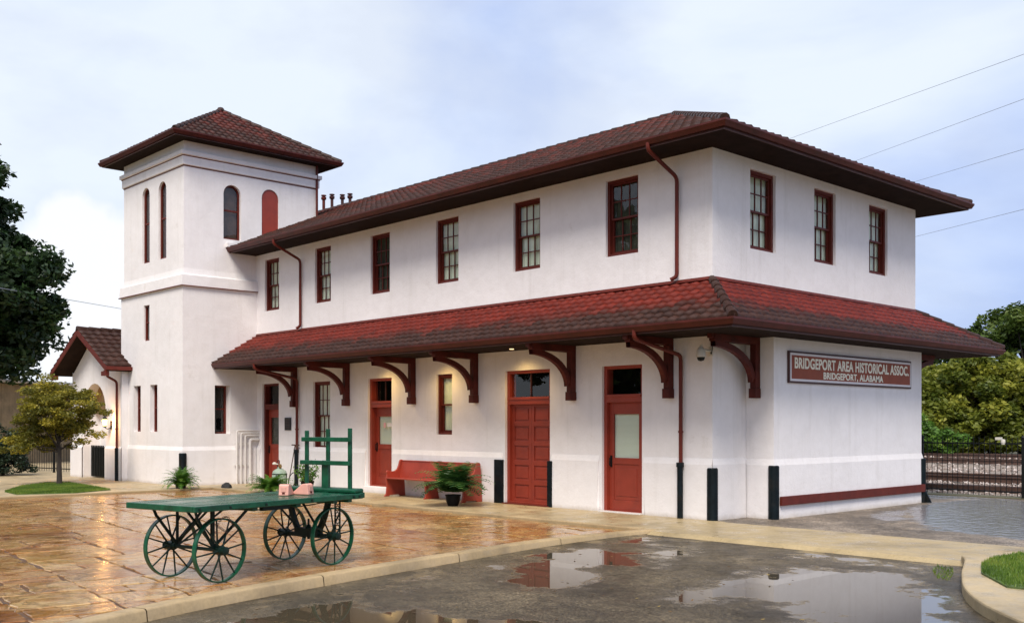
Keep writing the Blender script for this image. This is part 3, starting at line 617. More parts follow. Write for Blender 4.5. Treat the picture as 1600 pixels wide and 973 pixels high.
# tower
TN = lambda: [(XT - WT, YT, -1, -1), (XT, YT, 1, -1), (XT, YB, 1, 1), (XT - WT, YB, -1, 1)]
mb = MB(); zU = 5.5
wall(mb, (0, YT, 0), (1, 0, 0), (0, -1, 0), XT - WT, XT, zU, 9.5, [(-18.30, -17.80, 6.25, 8.40, True, .12), (-17.22, -16.72, 6.25, 8.40, True, .12)])
wall(mb, (XT, 0, 0), (0, 1, 0), (1, 0, 0), YT, YB, zU, 9.5, [(-1.0, -.47, 6.78, 8.30, True, .14), (.18, .72, 6.6, 8.36, True, .06)])
wall(mb, (XT - WT, 0, 0), (0, 1, 0), (-1, 0, 0), YT, YB, zU, 9.5); wall(mb, (0, YB, 0), (1, 0, 0), (0, 1, 0), XT - WT, XT, zU, 9.5)
q_ = .06
wall(mb, (0, YT - q_, 0), (1, 0, 0), (0, -1, 0), XT - WT - q_, XT + q_, -.12, zU, [(-18.06, -17.68, 4.02, 5.03, False, .3), (-18.76, -18.27, 1.44, 2.76, False, .36), (-17.64, -17.16, 1.44, 2.76, False, .36)])
wall(mb, (XT + q_, 0, 0), (0, 1, 0), (1, 0, 0), YT - q_, 0, -.12, zU, [(-1.29, -.83, 1.39, 2.72, False, .3)])
wall(mb, (XT - WT - q_, 0, 0), (0, 1, 0), (-1, 0, 0), YT - q_, YB, -.12, zU)
mb.build('tower_wall', 'stucco', st)
mb = MB(); sweep(mb, TN(), [(0, 5.86), (.02, 5.70), (.09, 5.67), (.10, 5.40), (.10, 5.38), (.05, 5.38)], True); mb.build('string_course', 'stucco', st)
mb = MB(); sweep(mb, TN(), [(0, 9.0), (.10, 9.0), (.10, 8.90), (.045, 8.88), (.045, 8.64), (0, 8.62)], True); mb.build('cornice', 'stucco', st)
mb = MB(); sweep(mb, [(XT - WT - q_, YT - q_, -1, -1), (XT + q_, YT - q_, 1, -1), (XT + q_, -.06, 1, 0)], [(.0, 1.05), (.035, .94), (.05, -.12)]); mb.build('tower_base', 'stucco', st)
for o_, z in ((.047, 8.885), (.003, 8.622), (.112, 5.385)):
    mb = MB(); sweep(mb, TN(), [(o_ - .01, z), (o_ + .012, z), (o_ + .012, z - .022), (o_ - .01, z - .022)], True, True); mb.build('cornice_line', 'trim', st)

# ---- roofs
def tile_plane(P, e, s, L_, S_, clips, parent, name='roof', p=.215, rl=.335, red=(0, 0), sub=6):
    P = Vector(P); e = Vector(e).normalized(); s = Vector(s).normalized(); n = e.cross(s)
    if n.z < 0: n = -n
    us = np.arange(0, L_ + 1e-6, p / sub); rows = int(math.ceil(S_ / rl)); V = []; F = []; T = []
    ph = (us / p) % 1.0; wv_ = np.where(ph < .62, np.sin(ph / .62 * math.pi) ** .8, 0) * .030
    tile = np.floor(us / p).astype(int); nu = len(us)
    P_ = np.array(P); e_ = np.array(e); s_ = np.array(s); n_ = np.array(n)
    for r_ in range(rows):
        rt_ = rng.uniform(0, 1, tile.max() + 2); jz = rng.normal(0, .0035, tile.max() + 2)[tile]; jt = rng.normal(0, .004, tile.max() + 2)[tile]
        t0 = r_ * rl; t1 = min((r_ + 1) * rl + .03, S_)
        h = wv_ + jz
        for tt, hh in ((t0 + jt, h * 0 - .02 if r_ == 0 else h - .002 - .03), (t0 + jt, h + .05), (np.full(nu, t1), h + .002)):
            V.append(P_ + us[:, None] * e_ + np.broadcast_to(tt, us.shape)[:, None] * s_ + hh[:, None] * n_)
        b0 = len(V) * nu - 3 * nu
        for k in range(2):
            i = np.arange(nu - 1) + b0 + k * nu; F.append(np.stack([i, i + 1, i + 1 + nu, i + nu], 1))
            g = red[0] + (red[1] - red[0]) * (t0 / S_); T.append(np.stack([rt_[tile[:-1]], np.full(nu - 1, g)], 1))
    V = np.concatenate(V); F = np.concatenate(F); T = np.concatenate(T)
    o = fastmesh(name, V, F, 'tiles', parent, np.clip(T, 0, 1)); off = OFF[o.name]
    if clips:
        bm = bmesh.new(); bm.from_mesh(o.data)
        for co, no in clips:
            bmesh.ops.bisect_plane(bm, geom=bm.verts[:] + bm.edges[:] + bm.faces[:], plane_co=Vector(co) - off, plane_no=Vector(no), clear_outer=True)
        bm.to_mesh(o.data); bm.free()
    return o
def caps(mb, a, b, r_=.085, seg=.36):
    a = Vector(a); b = Vector(b); n = max(1, int((b - a).length / seg)); d = (b - a) / n; dn = d.normalized()
    for k in range(n):
        p0 = a + d * k; p1 = a + d * (k + 1) + dn * .04
        mb.tube([p0 - dn * .0, p0 + dn * .02, p1], [r_ * .98, r_ * 1.08, r_ * .8], 10)
EW, ZE = .86, 6.50; ZR = 8.55; HY = WB / 2
rise = ZR - ZE; run = HY + EW; Sl = math.hypot(rise, run)
A = (-19.4, -EW, ZE)
# clip planes for the hip over the south-east corner: plane x = -y on the front side
tile_plane(A, (1, 0, 0), (0, run, rise), 19.4 + EW, Sl, [((0, 0, 0), (1, 1, 0))], st, red=(.26, .40))
tile_plane((EW, -EW, ZE), (0, 1, 0), (-run, 0, rise), WB + 2 * EW, Sl, [((0, 0, 0), (-1, -1, 0)), ((0, WB, 0), (-1, 1, 0))], st, red=(.26, .40))
mb = MB(); mb.poly([(-19.4, WB + EW, ZE), (EW, WB + EW, ZE), (-HY, HY, ZR), (-19.4, HY, ZR)]); mb.build('rear_roof', 'trim_dark', st)
mb = MB(); caps(mb, (EW, -EW, ZE + .04), (-HY, HY, ZR + .03)); mb.build('hip_cap', 'tiles', st, smooth=True); mb = MB(); caps(mb, (EW, WB + EW, ZE + .04), (-HY, HY, ZR + .03)); mb.build('hip_cap', 'tiles', st, smooth=True)
mb = MB(); caps(mb, (-19.4, HY, ZR + .02), (-HY, HY, ZR + .02), .08); mb.build('ridge_cap', 'tiles', st, smooth=True)
# lower skirt roof
LE, LZ, LT = 1.36, 3.285, 4.105
rise = LT - LZ; Sl = math.hypot(LE, rise)
tile_plane((XT + q_ * 0, -LE, LZ), (1, 0, 0), (0, LE, rise), -XT + LE, Sl, [((0, 0, 0), (1, 1, 0))], st, red=(.10, .95), rl=.205)
tile_plane((LE, -LE, LZ), (0, 1, 0), (-LE, 0, rise), WB + 2 * LE, Sl, [((0, 0, 0), (-1, -1, 0)), ((0, WB, 0), (-1, 1, 0))], st, red=(.08, 1.15), rl=.205)
mb = MB(); mb.poly([(-15, WB + LE, LZ), (LE, WB + LE, LZ), (0, WB, LT), (-15, WB, LT)]); mb.build('rear_roof', 'trim_dark', st)
mb = MB(); caps(mb, (LE, -LE, LZ + .04), (-.02, .02, LT + .04), .08, .27); mb.build('hip_cap', 'tiles', st, smooth=True); mb = MB(); caps(mb, (LE, WB + LE, LZ + .04), (0, WB, LT + .03), .08, .27); mb.build('hip_cap', 'tiles', st, smooth=True)
mb = MB(); sweep(mb, [(XT + q_, 0, 0, -1), (0, 0, 1, -1), (0, WB, 1, 1), (-15, WB, 0, 1)], [(.003, LT + .09), (.02, LT + .09), (.05, LT + .035), (.003, LT + .01)], closeprof=True); mb.build('flashing', 'trim', st)
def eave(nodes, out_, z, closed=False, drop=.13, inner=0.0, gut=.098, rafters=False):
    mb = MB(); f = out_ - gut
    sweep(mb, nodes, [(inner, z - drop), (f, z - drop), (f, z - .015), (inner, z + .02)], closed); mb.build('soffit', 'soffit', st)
    mb = MB(); sweep(mb, nodes, [(f - .03, z - drop - .012), (f + .006, z - drop - .012), (f + .006, z + .004), (f - .03, z + .004)], closed, True); mb.build('fascia', 'trim_dark', st)
    mb = MB(); sweep(mb, nodes, [(f + .007, z), (f + .007, z - .10), (f + .055, z - .11), (f + .075, z - .07), (f + .098, z - .03), (f + .098, z + .0), (f + .086, z + .004), (f + .084, z - .012), (f + .09, z - .025), (f + .05, z - .085), (f + .02, z - .085), (f + .02, z)], closed, True); mb.build('gutter', 'gutter_red', st)
UN = [(-19.4, 0, 0, -1), (0, 0, 1, -1), (0, WB, 1, 1), (-19.4, WB, 0, 1)]
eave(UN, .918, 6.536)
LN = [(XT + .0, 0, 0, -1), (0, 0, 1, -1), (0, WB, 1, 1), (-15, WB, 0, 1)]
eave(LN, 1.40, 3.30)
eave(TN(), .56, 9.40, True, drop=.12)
TE, TZ, TA = .50, 9.37, 10.93
cx_, cy_ = XT - WT / 2, (YT + YB) / 2
hx, hy = WT / 2 + TE, (YB - YT) / 2 + TE
for (ux, uy, hh, ww) in ((0, -1, hy, hx), (1, 0, hx, hy), (0, 1, hy, hx), (-1, 0, hx, hy)):
    ex, ey = -uy, ux
    P = (cx_ + ux * hh - ex * ww, cy_ + uy * hh - ey * ww, TZ); s_ = (-ux * hh, -uy * hh, TA - TZ); S_ = math.hypot(hh, TA - TZ)
    # hip planes through the apex and the two eave corners
    cl = []
    for sg in (-1, 1):
        cxn = (ux * hh + ex * ww * sg, uy * hh + ey * ww * sg); nx, ny = -cxn[1], cxn[0]
        if nx * ux + ny * uy > 0: nx, ny = -nx, -ny
        cl.append(((cx_, cy_, 0), (nx, ny, 0)))
    tile_plane(P, (ex, ey, 0), s_, 2 * ww, S_, cl, st, red=(.28, .46), rl=.27, p=.20)
mb = MB()
for sx in (-1, 1):
    for sy in (-1, 1): caps(mb, (cx_ + sx * hx, cy_ + sy * hy, TZ + .04), (cx_, cy_, TA + .02), .07, .3)
mb.lathe([(.0, TA + .13), (.08, TA + .1), (.13, TA + .02), (.1, TA - .08)], 12, Matrix.Translation((cx_, cy_, 0)))
mb.build('hip_cap', 'tiles', st, smooth=True)

# ---- windows: one of each kind, then copies
def frame_rect(mb, w_, h_, t_, y0, y1, x0=0, z0=0, tb=None, tt=None):
    tb = tb or t_; tt = tt or t_
    mb.box((x0, y0, z0), (x0 + t_, y1, z0 + h_)); mb.box((x0 + w_ - t_, y0, z0), (x0 + w_, y1, z0 + h_)); mb.box((x0 + t_, y0 + .001, z0), (x0 + w_ - t_, y1 - .001, z0 + tb)); mb.box((x0 + t_, y0 + .001, z0 + h_ - tt), (x0 + w_ - t_, y1 - .001, z0 + h_))
def window(w_, h_, cols=3, rows=2, back='curtain', rec=.055, split=.5, parent=st):
    mb = MB(); j = .055
    frame_rect(mb, w_, h_, j, rec, .215, tb=.05, tt=.06); mb.box((j, rec + .03, 0.02), (w_ - j, rec + .16, .065))
    f = mb.build('window', 'trim', parent, world=False, bevel=.004)
    ih = h_ - .11; iz = .05; iw = w_ - 2 * j
    for k, (zz, hh, y) in enumerate(((iz + ih * split - .02, ih * (1 - split) + .02, .095), (iz, ih * split + .02, .135))):
        s_ = MB(); frame_rect(s_, iw, hh, .042, y, y + .035, j, zz, tb=.05 if k else .035, tt=.035)
        for c in range(1, cols): x = j + .042 + (iw - .084) * c / cols; s_.box((x - .009, y + .006, zz + .03), (x + .009, y + .03, zz + hh - .03))
        for c in range(1, rows): z = zz + .04 + (hh - .08) * c / rows; s_.box((j + .04, y + .004, z - .009), (j + iw - .04, y + .032, z + .009))
        s_.build('sash', 'trim', f, world=False)
        g = MB(); g.poly([(j + .03, y + .018, zz + .02), (j + iw - .03, y + .018, zz + .02), (j + iw - .03, y + .018, zz + hh - .02), (j + .03, y + .018, zz + hh - .02)]); g.build('pane', 'glass', f, world=False)
    if back:
        c = MB(); n = 14
        if back == 'blind' or back == 'void': c.box((j, .19, .03), (w_ - j, .20, h_ - .03))
        else:                                     # two gathered curtains
            for k in range(n):
                x0 = j + iw * k / n; x1 = j + iw * (k + 1) / n; y0 = .185 + .02 * (k % 2); y1 = .185 + .02 * ((k + 1) % 2)
                c.poly([(x0, y0, .03), (x1, y1, .03), (x1, y1, h_ - .03), (x0, y0, h_ - .03)])
        c.build('blind' if back == 'blind' else 'curtain', back, f, world=False)
    return f
def put(f, loc, rz=0):
    off = OFF['train_station']; f.location = Vector(loc) - off; f.rotation_euler = (0, 0, rz)
wu, hu = .775, ZT - ZB
pro = window(wu, hu); put(pro, (upper[0][0], 0, ZB)); OFF[pro.name] = Vector()
for k, (a, b) in enumerate(upper[1:], 1):
    if k == 2: f = window(b - a, hu, back='curtain_dark')
    elif k == 5: f = window(b - a, hu, back='curtain_dark')
    else: f = copy_tree(pro, st)
    put(f, (a, 0, ZB))
for a, b in east: f = copy_tree(pro, st); f.scale = ((b - a) / wu, 1, 1); put(f, (0, a, ZB), R(90))
f = window(.8, 1.76, 3, 2, 'curtain'); put(f, (low[1][0], 0, 1.0))
f = window(.55, 1.35, 1, 1, 'curtain'); put(f, (low[3][0], 0, 1.42))
# tower openings
def slit(w_, h_, y, back, arch=False, sash=True):
    mb = MB(); t_ = .05
    if arch:
        r_ = w_ / 2; zc = h_ - r_; n = 12; out_ = [(0, 0)] + [(r_ - r_ * math.cos(math.pi * k / n), zc + r_ * math.sin(math.pi * k / n)) for k in range(n + 1)] + [(w_, 0)]
        ri = r_ - t_; inn = [(t_, t_)] + [(r_ - ri * math.cos(math.pi * k / n), zc + ri * math.sin(math.pi * k / n)) for k in range(n + 1)] + [(w_ - t_, t_)]
        for k in range(len(out_)):
            j_ = (k + 1) % len(out_)
            mb.poly([(out_[k][0], y, out_[k][1]), (out_[j_][0], y, out_[j_][1]), (inn[j_][0], y, inn[j_][1]), (inn[k][0], y, inn[k][1])])
            mb.poly([(inn[k][0], y, inn[k][1]), (inn[j_][0], y, inn[j_][1]), (inn[j_][0], y + .05, inn[j_][1]), (inn[k][0], y + .05, inn[k][1])])
        f = mb.build('window', 'trim', st, world=False)
        if sash: s_ = MB(); s_.box((t_, y + .01, h_ * .52), (w_ - t_, y + .04, h_ * .52 + .045)); s_.build('sash', 'trim', f, world=False)
        g = MB(); g.poly([(x, y + .03, z) for x, z in inn[::-1]]); g.build('pane', back, f, world=False)
        if back == 'glass': g = MB(); g.poly([(x, y + .09, z) for x, z in inn]); g.build('curtain', 'trim_dark' if h_ > 2 else 'rust', f, world=False)
    else:
        frame_rect(mb, w_, h_, t_, y, y + .06); f = mb.build('window', 'trim', st, world=False)
        s_ = MB(); s_.box((t_, y + .01, h_ * .5), (w_ - t_, y + .04, h_ * .5 + .04)); s_.build('sash', 'trim', f, world=False)
        g = MB(); g.poly([(t_, y + .03, t_), (w_ - t_, y + .03, t_), (w_ - t_, y + .03, h_ - t_), (t_, y + .03, h_ - t_)]); g.build('pane', 'glass', f, world=False)
        g = MB(); g.box((t_, y + .12, 0), (w_ - t_, y + .13, h_)); g.build('curtain', 'void', f, world=False)  # black sheet standing in for the unlit room behind the slit
    return f
s1 = slit(.5, 2.15, .06, 'glass', True); put(s1, (-18.30, YT, 6.25)); s2 = copy_tree(s1, st); put(s2, (-17.22, YT, 6.25))
s3 = slit(.53, 1.52, .09, 'glass', True); put(s3, (XT, -1.0, 6.78), R(90))
mb = MB(); r_ = .27; out_ = [(0, 0)] + [(r_ - r_ * math.cos(math.pi * k / 12), 1.76 - r_ + r_ * math.sin(math.pi * k / 12)) for k in range(13)] + [(.54, 0)]
mb.prism(out_, 'y', .03, .06); s4 = mb.build('blind_panel', 'door_red', st, world=False); put(s4, (XT, .18, 6.6), R(90))
s5 = slit(.38, 1.01, .05, 'glass'); put(s5, (-18.06, YT - q_, 4.02))
s6 = slit(.49, 1.32, .125, 'glass'); put(s6, (-18.76, YT - q_, 1.44)); s7 = copy_tree(s6, st); s7.scale = (.48 / .49, 1, 1); put(s7, (-17.64, YT - q_, 1.44))
s8 = slit(.46, 1.33, .24, 'glass'); put(s8, (XT + q_, -1.29, 1.39), R(90))

# ---- doors
def door(x0, x1, z0, z1, kind, rec=.06):
    w_ = x1 - x0; h_ = z1 - z0; root = MB(); j = .075
    tz = 2.06 - z0; tr1 = 2.20 - z0
    root.box((0, rec, 0), (j, .24, h_)); root.box((w_ - j, rec, 0), (w_, .24, h_)); root.box((j, rec + .001, h_ - .06), (w_ - j, .24, h_)); root.box((j, rec - .0, tz), (w_ - j, .22, tr1)); root.box((j, rec + .0, -.0), (w_ - j, .24, .03))
    root.box((j + .0, rec - .02, tz + .10), (w_ - j, rec + .02, tr1 + .012))
    d = root.build('door', 'door_red' if kind != 'far' else 'trim', st, world=False, bevel=.004)
    put(d, (x0, 0, z0))
    y = {'plain': .13, 'double': .13, 'deep': .19, 'far': .17}[kind]
    g = MB(); g.poly([(j, y, tr1), (w_ - j, y, tr1), (w_ - j, y, h_ - .06), (j, y, h_ - .06)]); g.build('transom_pane', 'glass', d, world=False)
    if kind in ('deep', 'double'): q = MB(); q.box((w_ * .5 - .012, y - .02, tr1), (w_ * .5 + .012, y + .01, h_ - .06)); q.build('transom_bar', 'trim_dark', d, world=False)
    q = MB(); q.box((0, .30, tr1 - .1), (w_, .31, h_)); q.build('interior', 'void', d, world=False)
    def leaf(a, b, glass, rows):
        m_ = MB(); st_ = .105 if glass else .075
        if glass:
            gz0, gz1 = glass
            m_.box((a, y, .03), (a + st_, y + .045, tz)); m_.box((b - st_, y, .03), (b, y + .045, tz)); m_.box((a + st_, y + .001, gz1), (b - st_, y + .044, tz)); m_.box((a + st_, y + .001, gz0 - .12), (b - st_, y + .044, gz0)); m_.box((a + st_, y + .001, .03), (b - st_, y + .044, .22))
            m_.box((a + st_, y + .018, .22), (b - st_, y + .03, gz0 - .12)); m_.box((a + st_ + .06, y + .008, .30), (b - st_ - .06, y + .03, gz0 - .2))
        else:
            m_.box((a, y, .03), (a + st_, y + .045, tz)); m_.box((b - st_, y, .03), (b, y + .045, tz)); n = rows; hh = (tz - .03) / n
            for k in range(n + 1):
                zc = .03 + hh * k; m_.box((a + st_, y + .001, max(.03, zc - .05)), (b - st_, y + .044, min(tz, zc + .05)))
            for k in range(n):
                zc = .03 + hh * k; m_.box((a + st_, y + .022, zc), (b - st_, y + .03, zc + hh)); m_.box((a + st_ + .035, y + .010, zc + .085), (b - st_ - .035, y + .03, zc + hh - .085))
        lf = m_.build('door_leaf', 'door_red', d, world=False, bevel=.005)
        if glass:
            g = MB(); g.poly([(a + st_, y + .02, glass[0]), (b - st_, y + .02, glass[0]), (b - st_, y + .02, glass[1]), (a + st_, y + .02, glass[1])]); g.build('door_pane', 'glass', d, world=False)
            g = MB(); g.box((a + st_, y + .05, glass[0]), (b - st_, y + .06, glass[1])); g.build('blind', 'blind' if kind != 'far' else 'curtain_dark', d, world=False)
        return lf
    if kind == 'double':
        leaf(j, w_ / 2 - .002, None, 5); leaf(w_ / 2 + .002, w_ - j, None, 5)
    else:
        a = j if kind != 'deep' else j; leaf(a, w_ - j, (1.02 if kind != 'far' else 1.1, 1.84 - (z0 if kind == 'deep' else 0)), 0)
        h = MB(); h.box((a + .03, y - .012, .84), (a + .075, y, 1.06)); h.tube([(a + .052, y - .01, 1.02), (a + .052, y - .055, 1.01), (a + .052, y - .055, .88), (a + .052, y - .01, .87)], .009, 8); h.build('handle', 'black', d, world=False, smooth=True)
    return d
door(*low[5], 'plain'); d3 = door(*low[4], 'double'); d2 = door(*low[2], 'deep'); d1 = door(*low[0], 'far')
mb = MB(); mb.box((.42, .168, 1.42), (.50, .176, 1.54)); mb.build('sticker', 'sticker_pink', d2, world=False); mb = MB(); mb.box((.56, .168, 1.44), (.74, .176, 1.53)); mb.build('sticker', 'sticker', d2, world=False)
mb = MB(); mb.box((-10.24, -.11, -.01), (-9.17, .2, .148)); mb.build('door_step', 'stucco', st, bevel=.01)
mb = MB(); mb.box((-5.27, -.075, -.01), (-3.9, .2, .022)); mb.build('door_step', 'trim', st, bevel=.005)
mb = MB(); mb.box((-2.56, -.09, -.01), (-1.54, .2, .018)); mb.build('door_step', 'stucco', st, bevel=.005)

# ---- brackets
def bracket(px, py, rz, reach=1.2):
    mb = MB(); t_ = .062; z0, z1 = 2.11, 3.05
    mb.box((-t_ - .012, -.17, z0), (t_ + .012, -.005, z0 + .17)); mb.box((-t_, -.145, z0 + .17), (t_, -.005, z1)); mb.box((-t_, -reach, z1), (t_, -.005, z1 + .13)); mb.box((-t_ + .01, -reach - .07, z1 + .045), (t_ - .01, -reach, z1 + .13))
    n = 12; a0 = []; a1 = []
    ry = reach - .16; rz_ = z1 - z0 - .34
    for k in range(n + 1):
        a = math.pi / 2 * k / n
        a0.append((-.145 - ry * (1 - math.cos(a)) , z0 + .36 + rz_ * math.sin(a)))
        a1.append((-.145 - (ry - .0) * (1 - math.cos(a)) * .985 - .085 * math.cos(a) , z0 + .27 + (rz_ - .02) * math.sin(a)))
    poly = a0 + [(-reach + .02, z1 - .001)] * 0 + a1[::-1]
    # closed strip section extruded in x
    n_ = len(a0)
    for sx in (-t_ + .012, t_ - .012):
        for k in range(n): mb.poly([(sx, *a0[k]), (sx, *a0[k + 1]), (sx, *a1[k + 1]), (sx, *a1[k])])
    for arr in (a0, a1):
        for k in range(n): mb.poly([(-t_ + .012, *arr[k]), (-t_ + .012, *arr[k + 1]), (t_ - .012, *arr[k + 1]), (t_ - .012, *arr[k])])
    b_ = mb.build('bracket', 'bracket_red', st, world=False, bevel=.008); put(b_, (px, py, 0), rz); return b_
b0 = bracket(-13.49, 0, 0)
for x in (-11.02, -8.34, -6.15, -3.27, -.89): b_ = copy_tree(b0, st); put(b_, (x, 0, 0))
bracket(.24, BY0, 0, 1.35)
b_ = copy_tree(b0, st); put(b_, (.24, BY1, 0), R(180))
# ---- downspouts
def spout(pts, name='downspout', zs=1.0, r_=.036):
    mb = MB(); mb.tube(smooth_bends(pts), r_, 10); 
    x, y, _ = pts[-1]
    for z in np.arange(zs + .5, pts[-2][2] if len(pts) > 2 else 5, 1.5): mb.tube([(x, y, z), (x, y, z + .035)], r_ + .012, 10)
    return mb.build(name, 'trim', st, smooth=True)
def smooth_bends(pts, r_=.09):
    pts = [Vector(p) for p in pts]; out_ = [pts[0]]
    for a, b, c in zip(pts, pts[1:], pts[2:]):
        d0 = (b - a).normalized(); d1 = (c - b).normalized(); k = min(r_, (b - a).length * .45, (c - b).length * .45)
        for t_ in (0, .33, .66, 1): p = (b - d0 * k) * (1 - t_) ** 2 + b * 2 * t_ * (1 - t_) + (b + d1 * k) * t_ ** 2; out_.append(p)
    out_.append(pts[-1]); return out_
for x in (-.71, -13.18):
    spout([(x, -.87, 6.46), (x, -.87, 6.34), (x, -.07, 6.0), (x, -.07, 4.25), (x - .1, -.12, 4.2)], zs=4.2)
for x in (-.62, -13.34):
    spout([(x, -1.34, 3.24), (x, -1.34, 3.08), (x, -.075, 2.86), (x, -.075, .95)])
    mb = MB(); mb.tube([(x, -.095, .98), (x, -.095, .90)], .068, 12); mb.tube([(x, -.095, .91), (x, -.095, 0)], .052, 12); mb.build('drain_pipe', 'guard_black', st, smooth=True)
spout([(-19.28, -2.86, 3.22), (-19.28, -2.8, 3.05), (-19.28, -2.50, 2.9), (-19.28, -2.50, .95)]); mb = MB(); mb.tube([(-19.28, -2.51, .96), (-19.28, -2.51, 0)], .05, 10); mb.build('drain_pipe', 'guard_black', st, smooth=True)
spout([(XT + .07, YB - .06, 9.3), (XT + .07, YB - .06, 7.6)], zs=8, r_=.035)
mb = MB(); mb.box((XT + .001, -.95, 6.55), (XT + .14, -.7, 6.66)); mb.build('gutter_block', 'stucco', st)
# corner guards
def guard(x, y, h, r_=.085):
    mb = MB(); mb.lathe([(r_, -.03), (r_, h - .02), (r_ - .015, h), (.0, h)], 16, Matrix.Translation((x, y, 0))); mb.build('corner_guard', 'guard_black', st, smooth=True)
guard(.0, -.0, .90, .095); guard(BX, BY0, .93, .095); guard(BX, BY1, .93, .09); guard(XT + q_ + .0, YT - q_, .88, .10)
mb = MB(); mb.box((-5.53, -.065, -.01), (-5.285, .0, .91)); mb.build('corner_guard', 'guard_black', st, bevel=.01)
mb = MB(); mb.box((-3.95, -.068, -.01), (-3.83, .04, .92)); mb.build('corner_guard', 'guard_black', st, bevel=.01)
mb = MB(); mb.prism([(BX, 0), (BX + .2, 0), (BX + .02, .35), (BX, .35)], 'y', BY1 + .02, BY1 + .06); mb.build('corner_brace', 'guard_black', st)
# bumper board on the bay
mb = MB()
for a, b in ((1.12, 3.1), (3.106, 5.0), (5.006, BY1)): mb.box((BX + .046, a, .225), (BX + .09, b, .385))
mb.build('bumper_board', 'trim', st, bevel=.006)
# warm lamps set in the soffit over the platform doors
for k, x in enumerate((-9.3, -7.1, -4.6)):
    mb = MB(); mb.lathe([(.045, 3.160), (.045, 3.169), (0.0, 3.169)], 16, Matrix.Translation((x, -.42, 0))); mb.build('soffit_lamp', 'soffit_lamp', st)
    ld = bpy.data.lights.new('platform_light', 'SPOT'); lo = bpy.data.objects.new('platform_light', ld); col.objects.link(lo); lo.location = (x, -.42, 3.13); ld.energy = 60; ld.color = (1, .66, .22); ld.spot_size = R(150); ld.spot_blend = .8; ld.shadow_soft_size = .3
# roof vents
for k, (x, z) in enumerate(((-18.3, .0), (-17.81, -.05), (-17.21, -.16), (-16.78, -.2))):
    mb = MB(); M = Matrix.Translation((x, HY + .16, 8.02 + z)); mb.lathe([(.048, 0), (.048, 1.0)], 12, M); mb.lathe([(.075, 1.0), (.085, 1.02), (.085, 1.08), (.05, 1.09), (.05, 1.11), (.085, 1.12), (.085, 1.15), (0.0, 1.17)], 12, M); mb.build('vent_pipe', 'trim_dark' if k else 'trim', st, smooth=True)
# wall conduits nested in the corner by the tower
mb = MB()
X0 = XT + q_ + .10
for y, zt_, r_ in ((-.68, 1.47, .026), (-.55, 1.40, .024), (-.42, 1.33, .026), (-.27, 1.22, .045)): mb.tube(smooth_bends([(X0, y, -.02), (X0, y, zt_), (X0 + .02, -.02, zt_)], .05), r_, 8)
for z in (.5, 1.1): mb.box((XT + q_ + .062, -.74, z), (XT + q_ + .09, -.2, z + .03))
mb.build('conduit', 'conduit', st, smooth=True)

# ---- gabled wing left of the tower
WX0, WX1, WY = -23.0, -19.12, -2.42
mb = MB(); RX = -21.12
wall(mb, (0, WY, 0), (1, 0, 0), (0, -1, 0), WX0, WX1, -.12, 3.2, [(-22.05, -20.30, -.12, 2.9, True, .5)], .5)
mb.poly([(WX0, WY, 3.2), (WX1, WY, 3.2), (RX + .0, WY, 4.42)])
wall(mb, (WX1, 0, 0), (0, 1, 0), (1, 0, 0), WY, YT - .01, -.12, 3.3); wall(mb, (WX0, 0, 0), (0, 1, 0), (-1, 0, 0), WY, 5, -.12, 3.3)
mb.box((-22.1, WY + .5, -.12), (-20.25, WY + .55, 2.95))
mb.build('wing_wall', 'stucco', st)
for a, b in ((WX0, -22.08), (-20.27, WX1)):
    mb = MB(); sweep(mb, [(a, WY, -1 if a == WX0 else 0, -1), (b, WY, 0 if b < -21 else 1, -1)], [(0, 1.0), (.05, .93), (.05, -.12)])
    mb.build('wing_base', 'stucco', st)
mb = MB(); r_ = .86; mm = -21.175; mb.prism([(mm + r_ * math.cos(math.pi * k / 16), 2.02 + r_ * math.sin(math.pi * k / 16)) for k in range(17)] , 'y', WY + .30, WY + .36); mb.build('arch_panel', 'brass', st)
mb = MB(); mb.box((-21.95, WY + .2, .03), (-20.9, WY + .25, .95)); 
for k in range(8): mb.box((-21.9 + k * .13, WY + .17, .05), (-21.86 + k * .13, WY + .2, 1.0))
mb.build('wing_gate', 'black', st)
GE, GZ, GR_ = 2.2, 3.33, 4.52; GY0, GY1 = -2.98, 5.0; Sl = math.hypot(GE, GR_ - GZ)
tile_plane((RX + GE, GY0, GZ), (0, 1, 0), (-GE, 0, GR_ - GZ), GY1 - GY0, Sl, [], st, red=(0, .1), p=.26, rl=.30)
tile_plane((RX - GE, GY0, GZ), (0, 1, 0), (GE, 0, GR_ - GZ), GY1 - GY0, Sl, [], st, red=(0, .1), p=.26, rl=.30)
mb = MB(); caps(mb, (RX, GY0, GR_ + .02), (RX, GY1, GR_ + .02), .08); 
mb.build('ridge_cap', 'tiles', st, smooth=True)
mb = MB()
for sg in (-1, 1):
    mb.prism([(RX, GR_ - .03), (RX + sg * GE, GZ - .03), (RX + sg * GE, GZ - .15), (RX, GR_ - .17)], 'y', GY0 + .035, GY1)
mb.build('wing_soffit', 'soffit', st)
mb = MB()
for sg in (-1, 1):
    mb.prism([(RX, GR_ + .01), (RX + sg * (GE + .03), GZ + .0), (RX + sg * (GE + .03), GZ - .17), (RX, GR_ - .19)], 'y', GY0, GY0 + .03)
    mb.box((RX + sg * GE, GY0, GZ - .12), (RX + sg * (GE + .09), GY1, GZ - .01))
    mb.box((RX + sg * GE, GY0 + .01, GZ - .28), (RX + sg * (GE - .35), GY0 + .12, GZ - .15))
mb.build('barge_board', 'trim', st, bevel=.01)

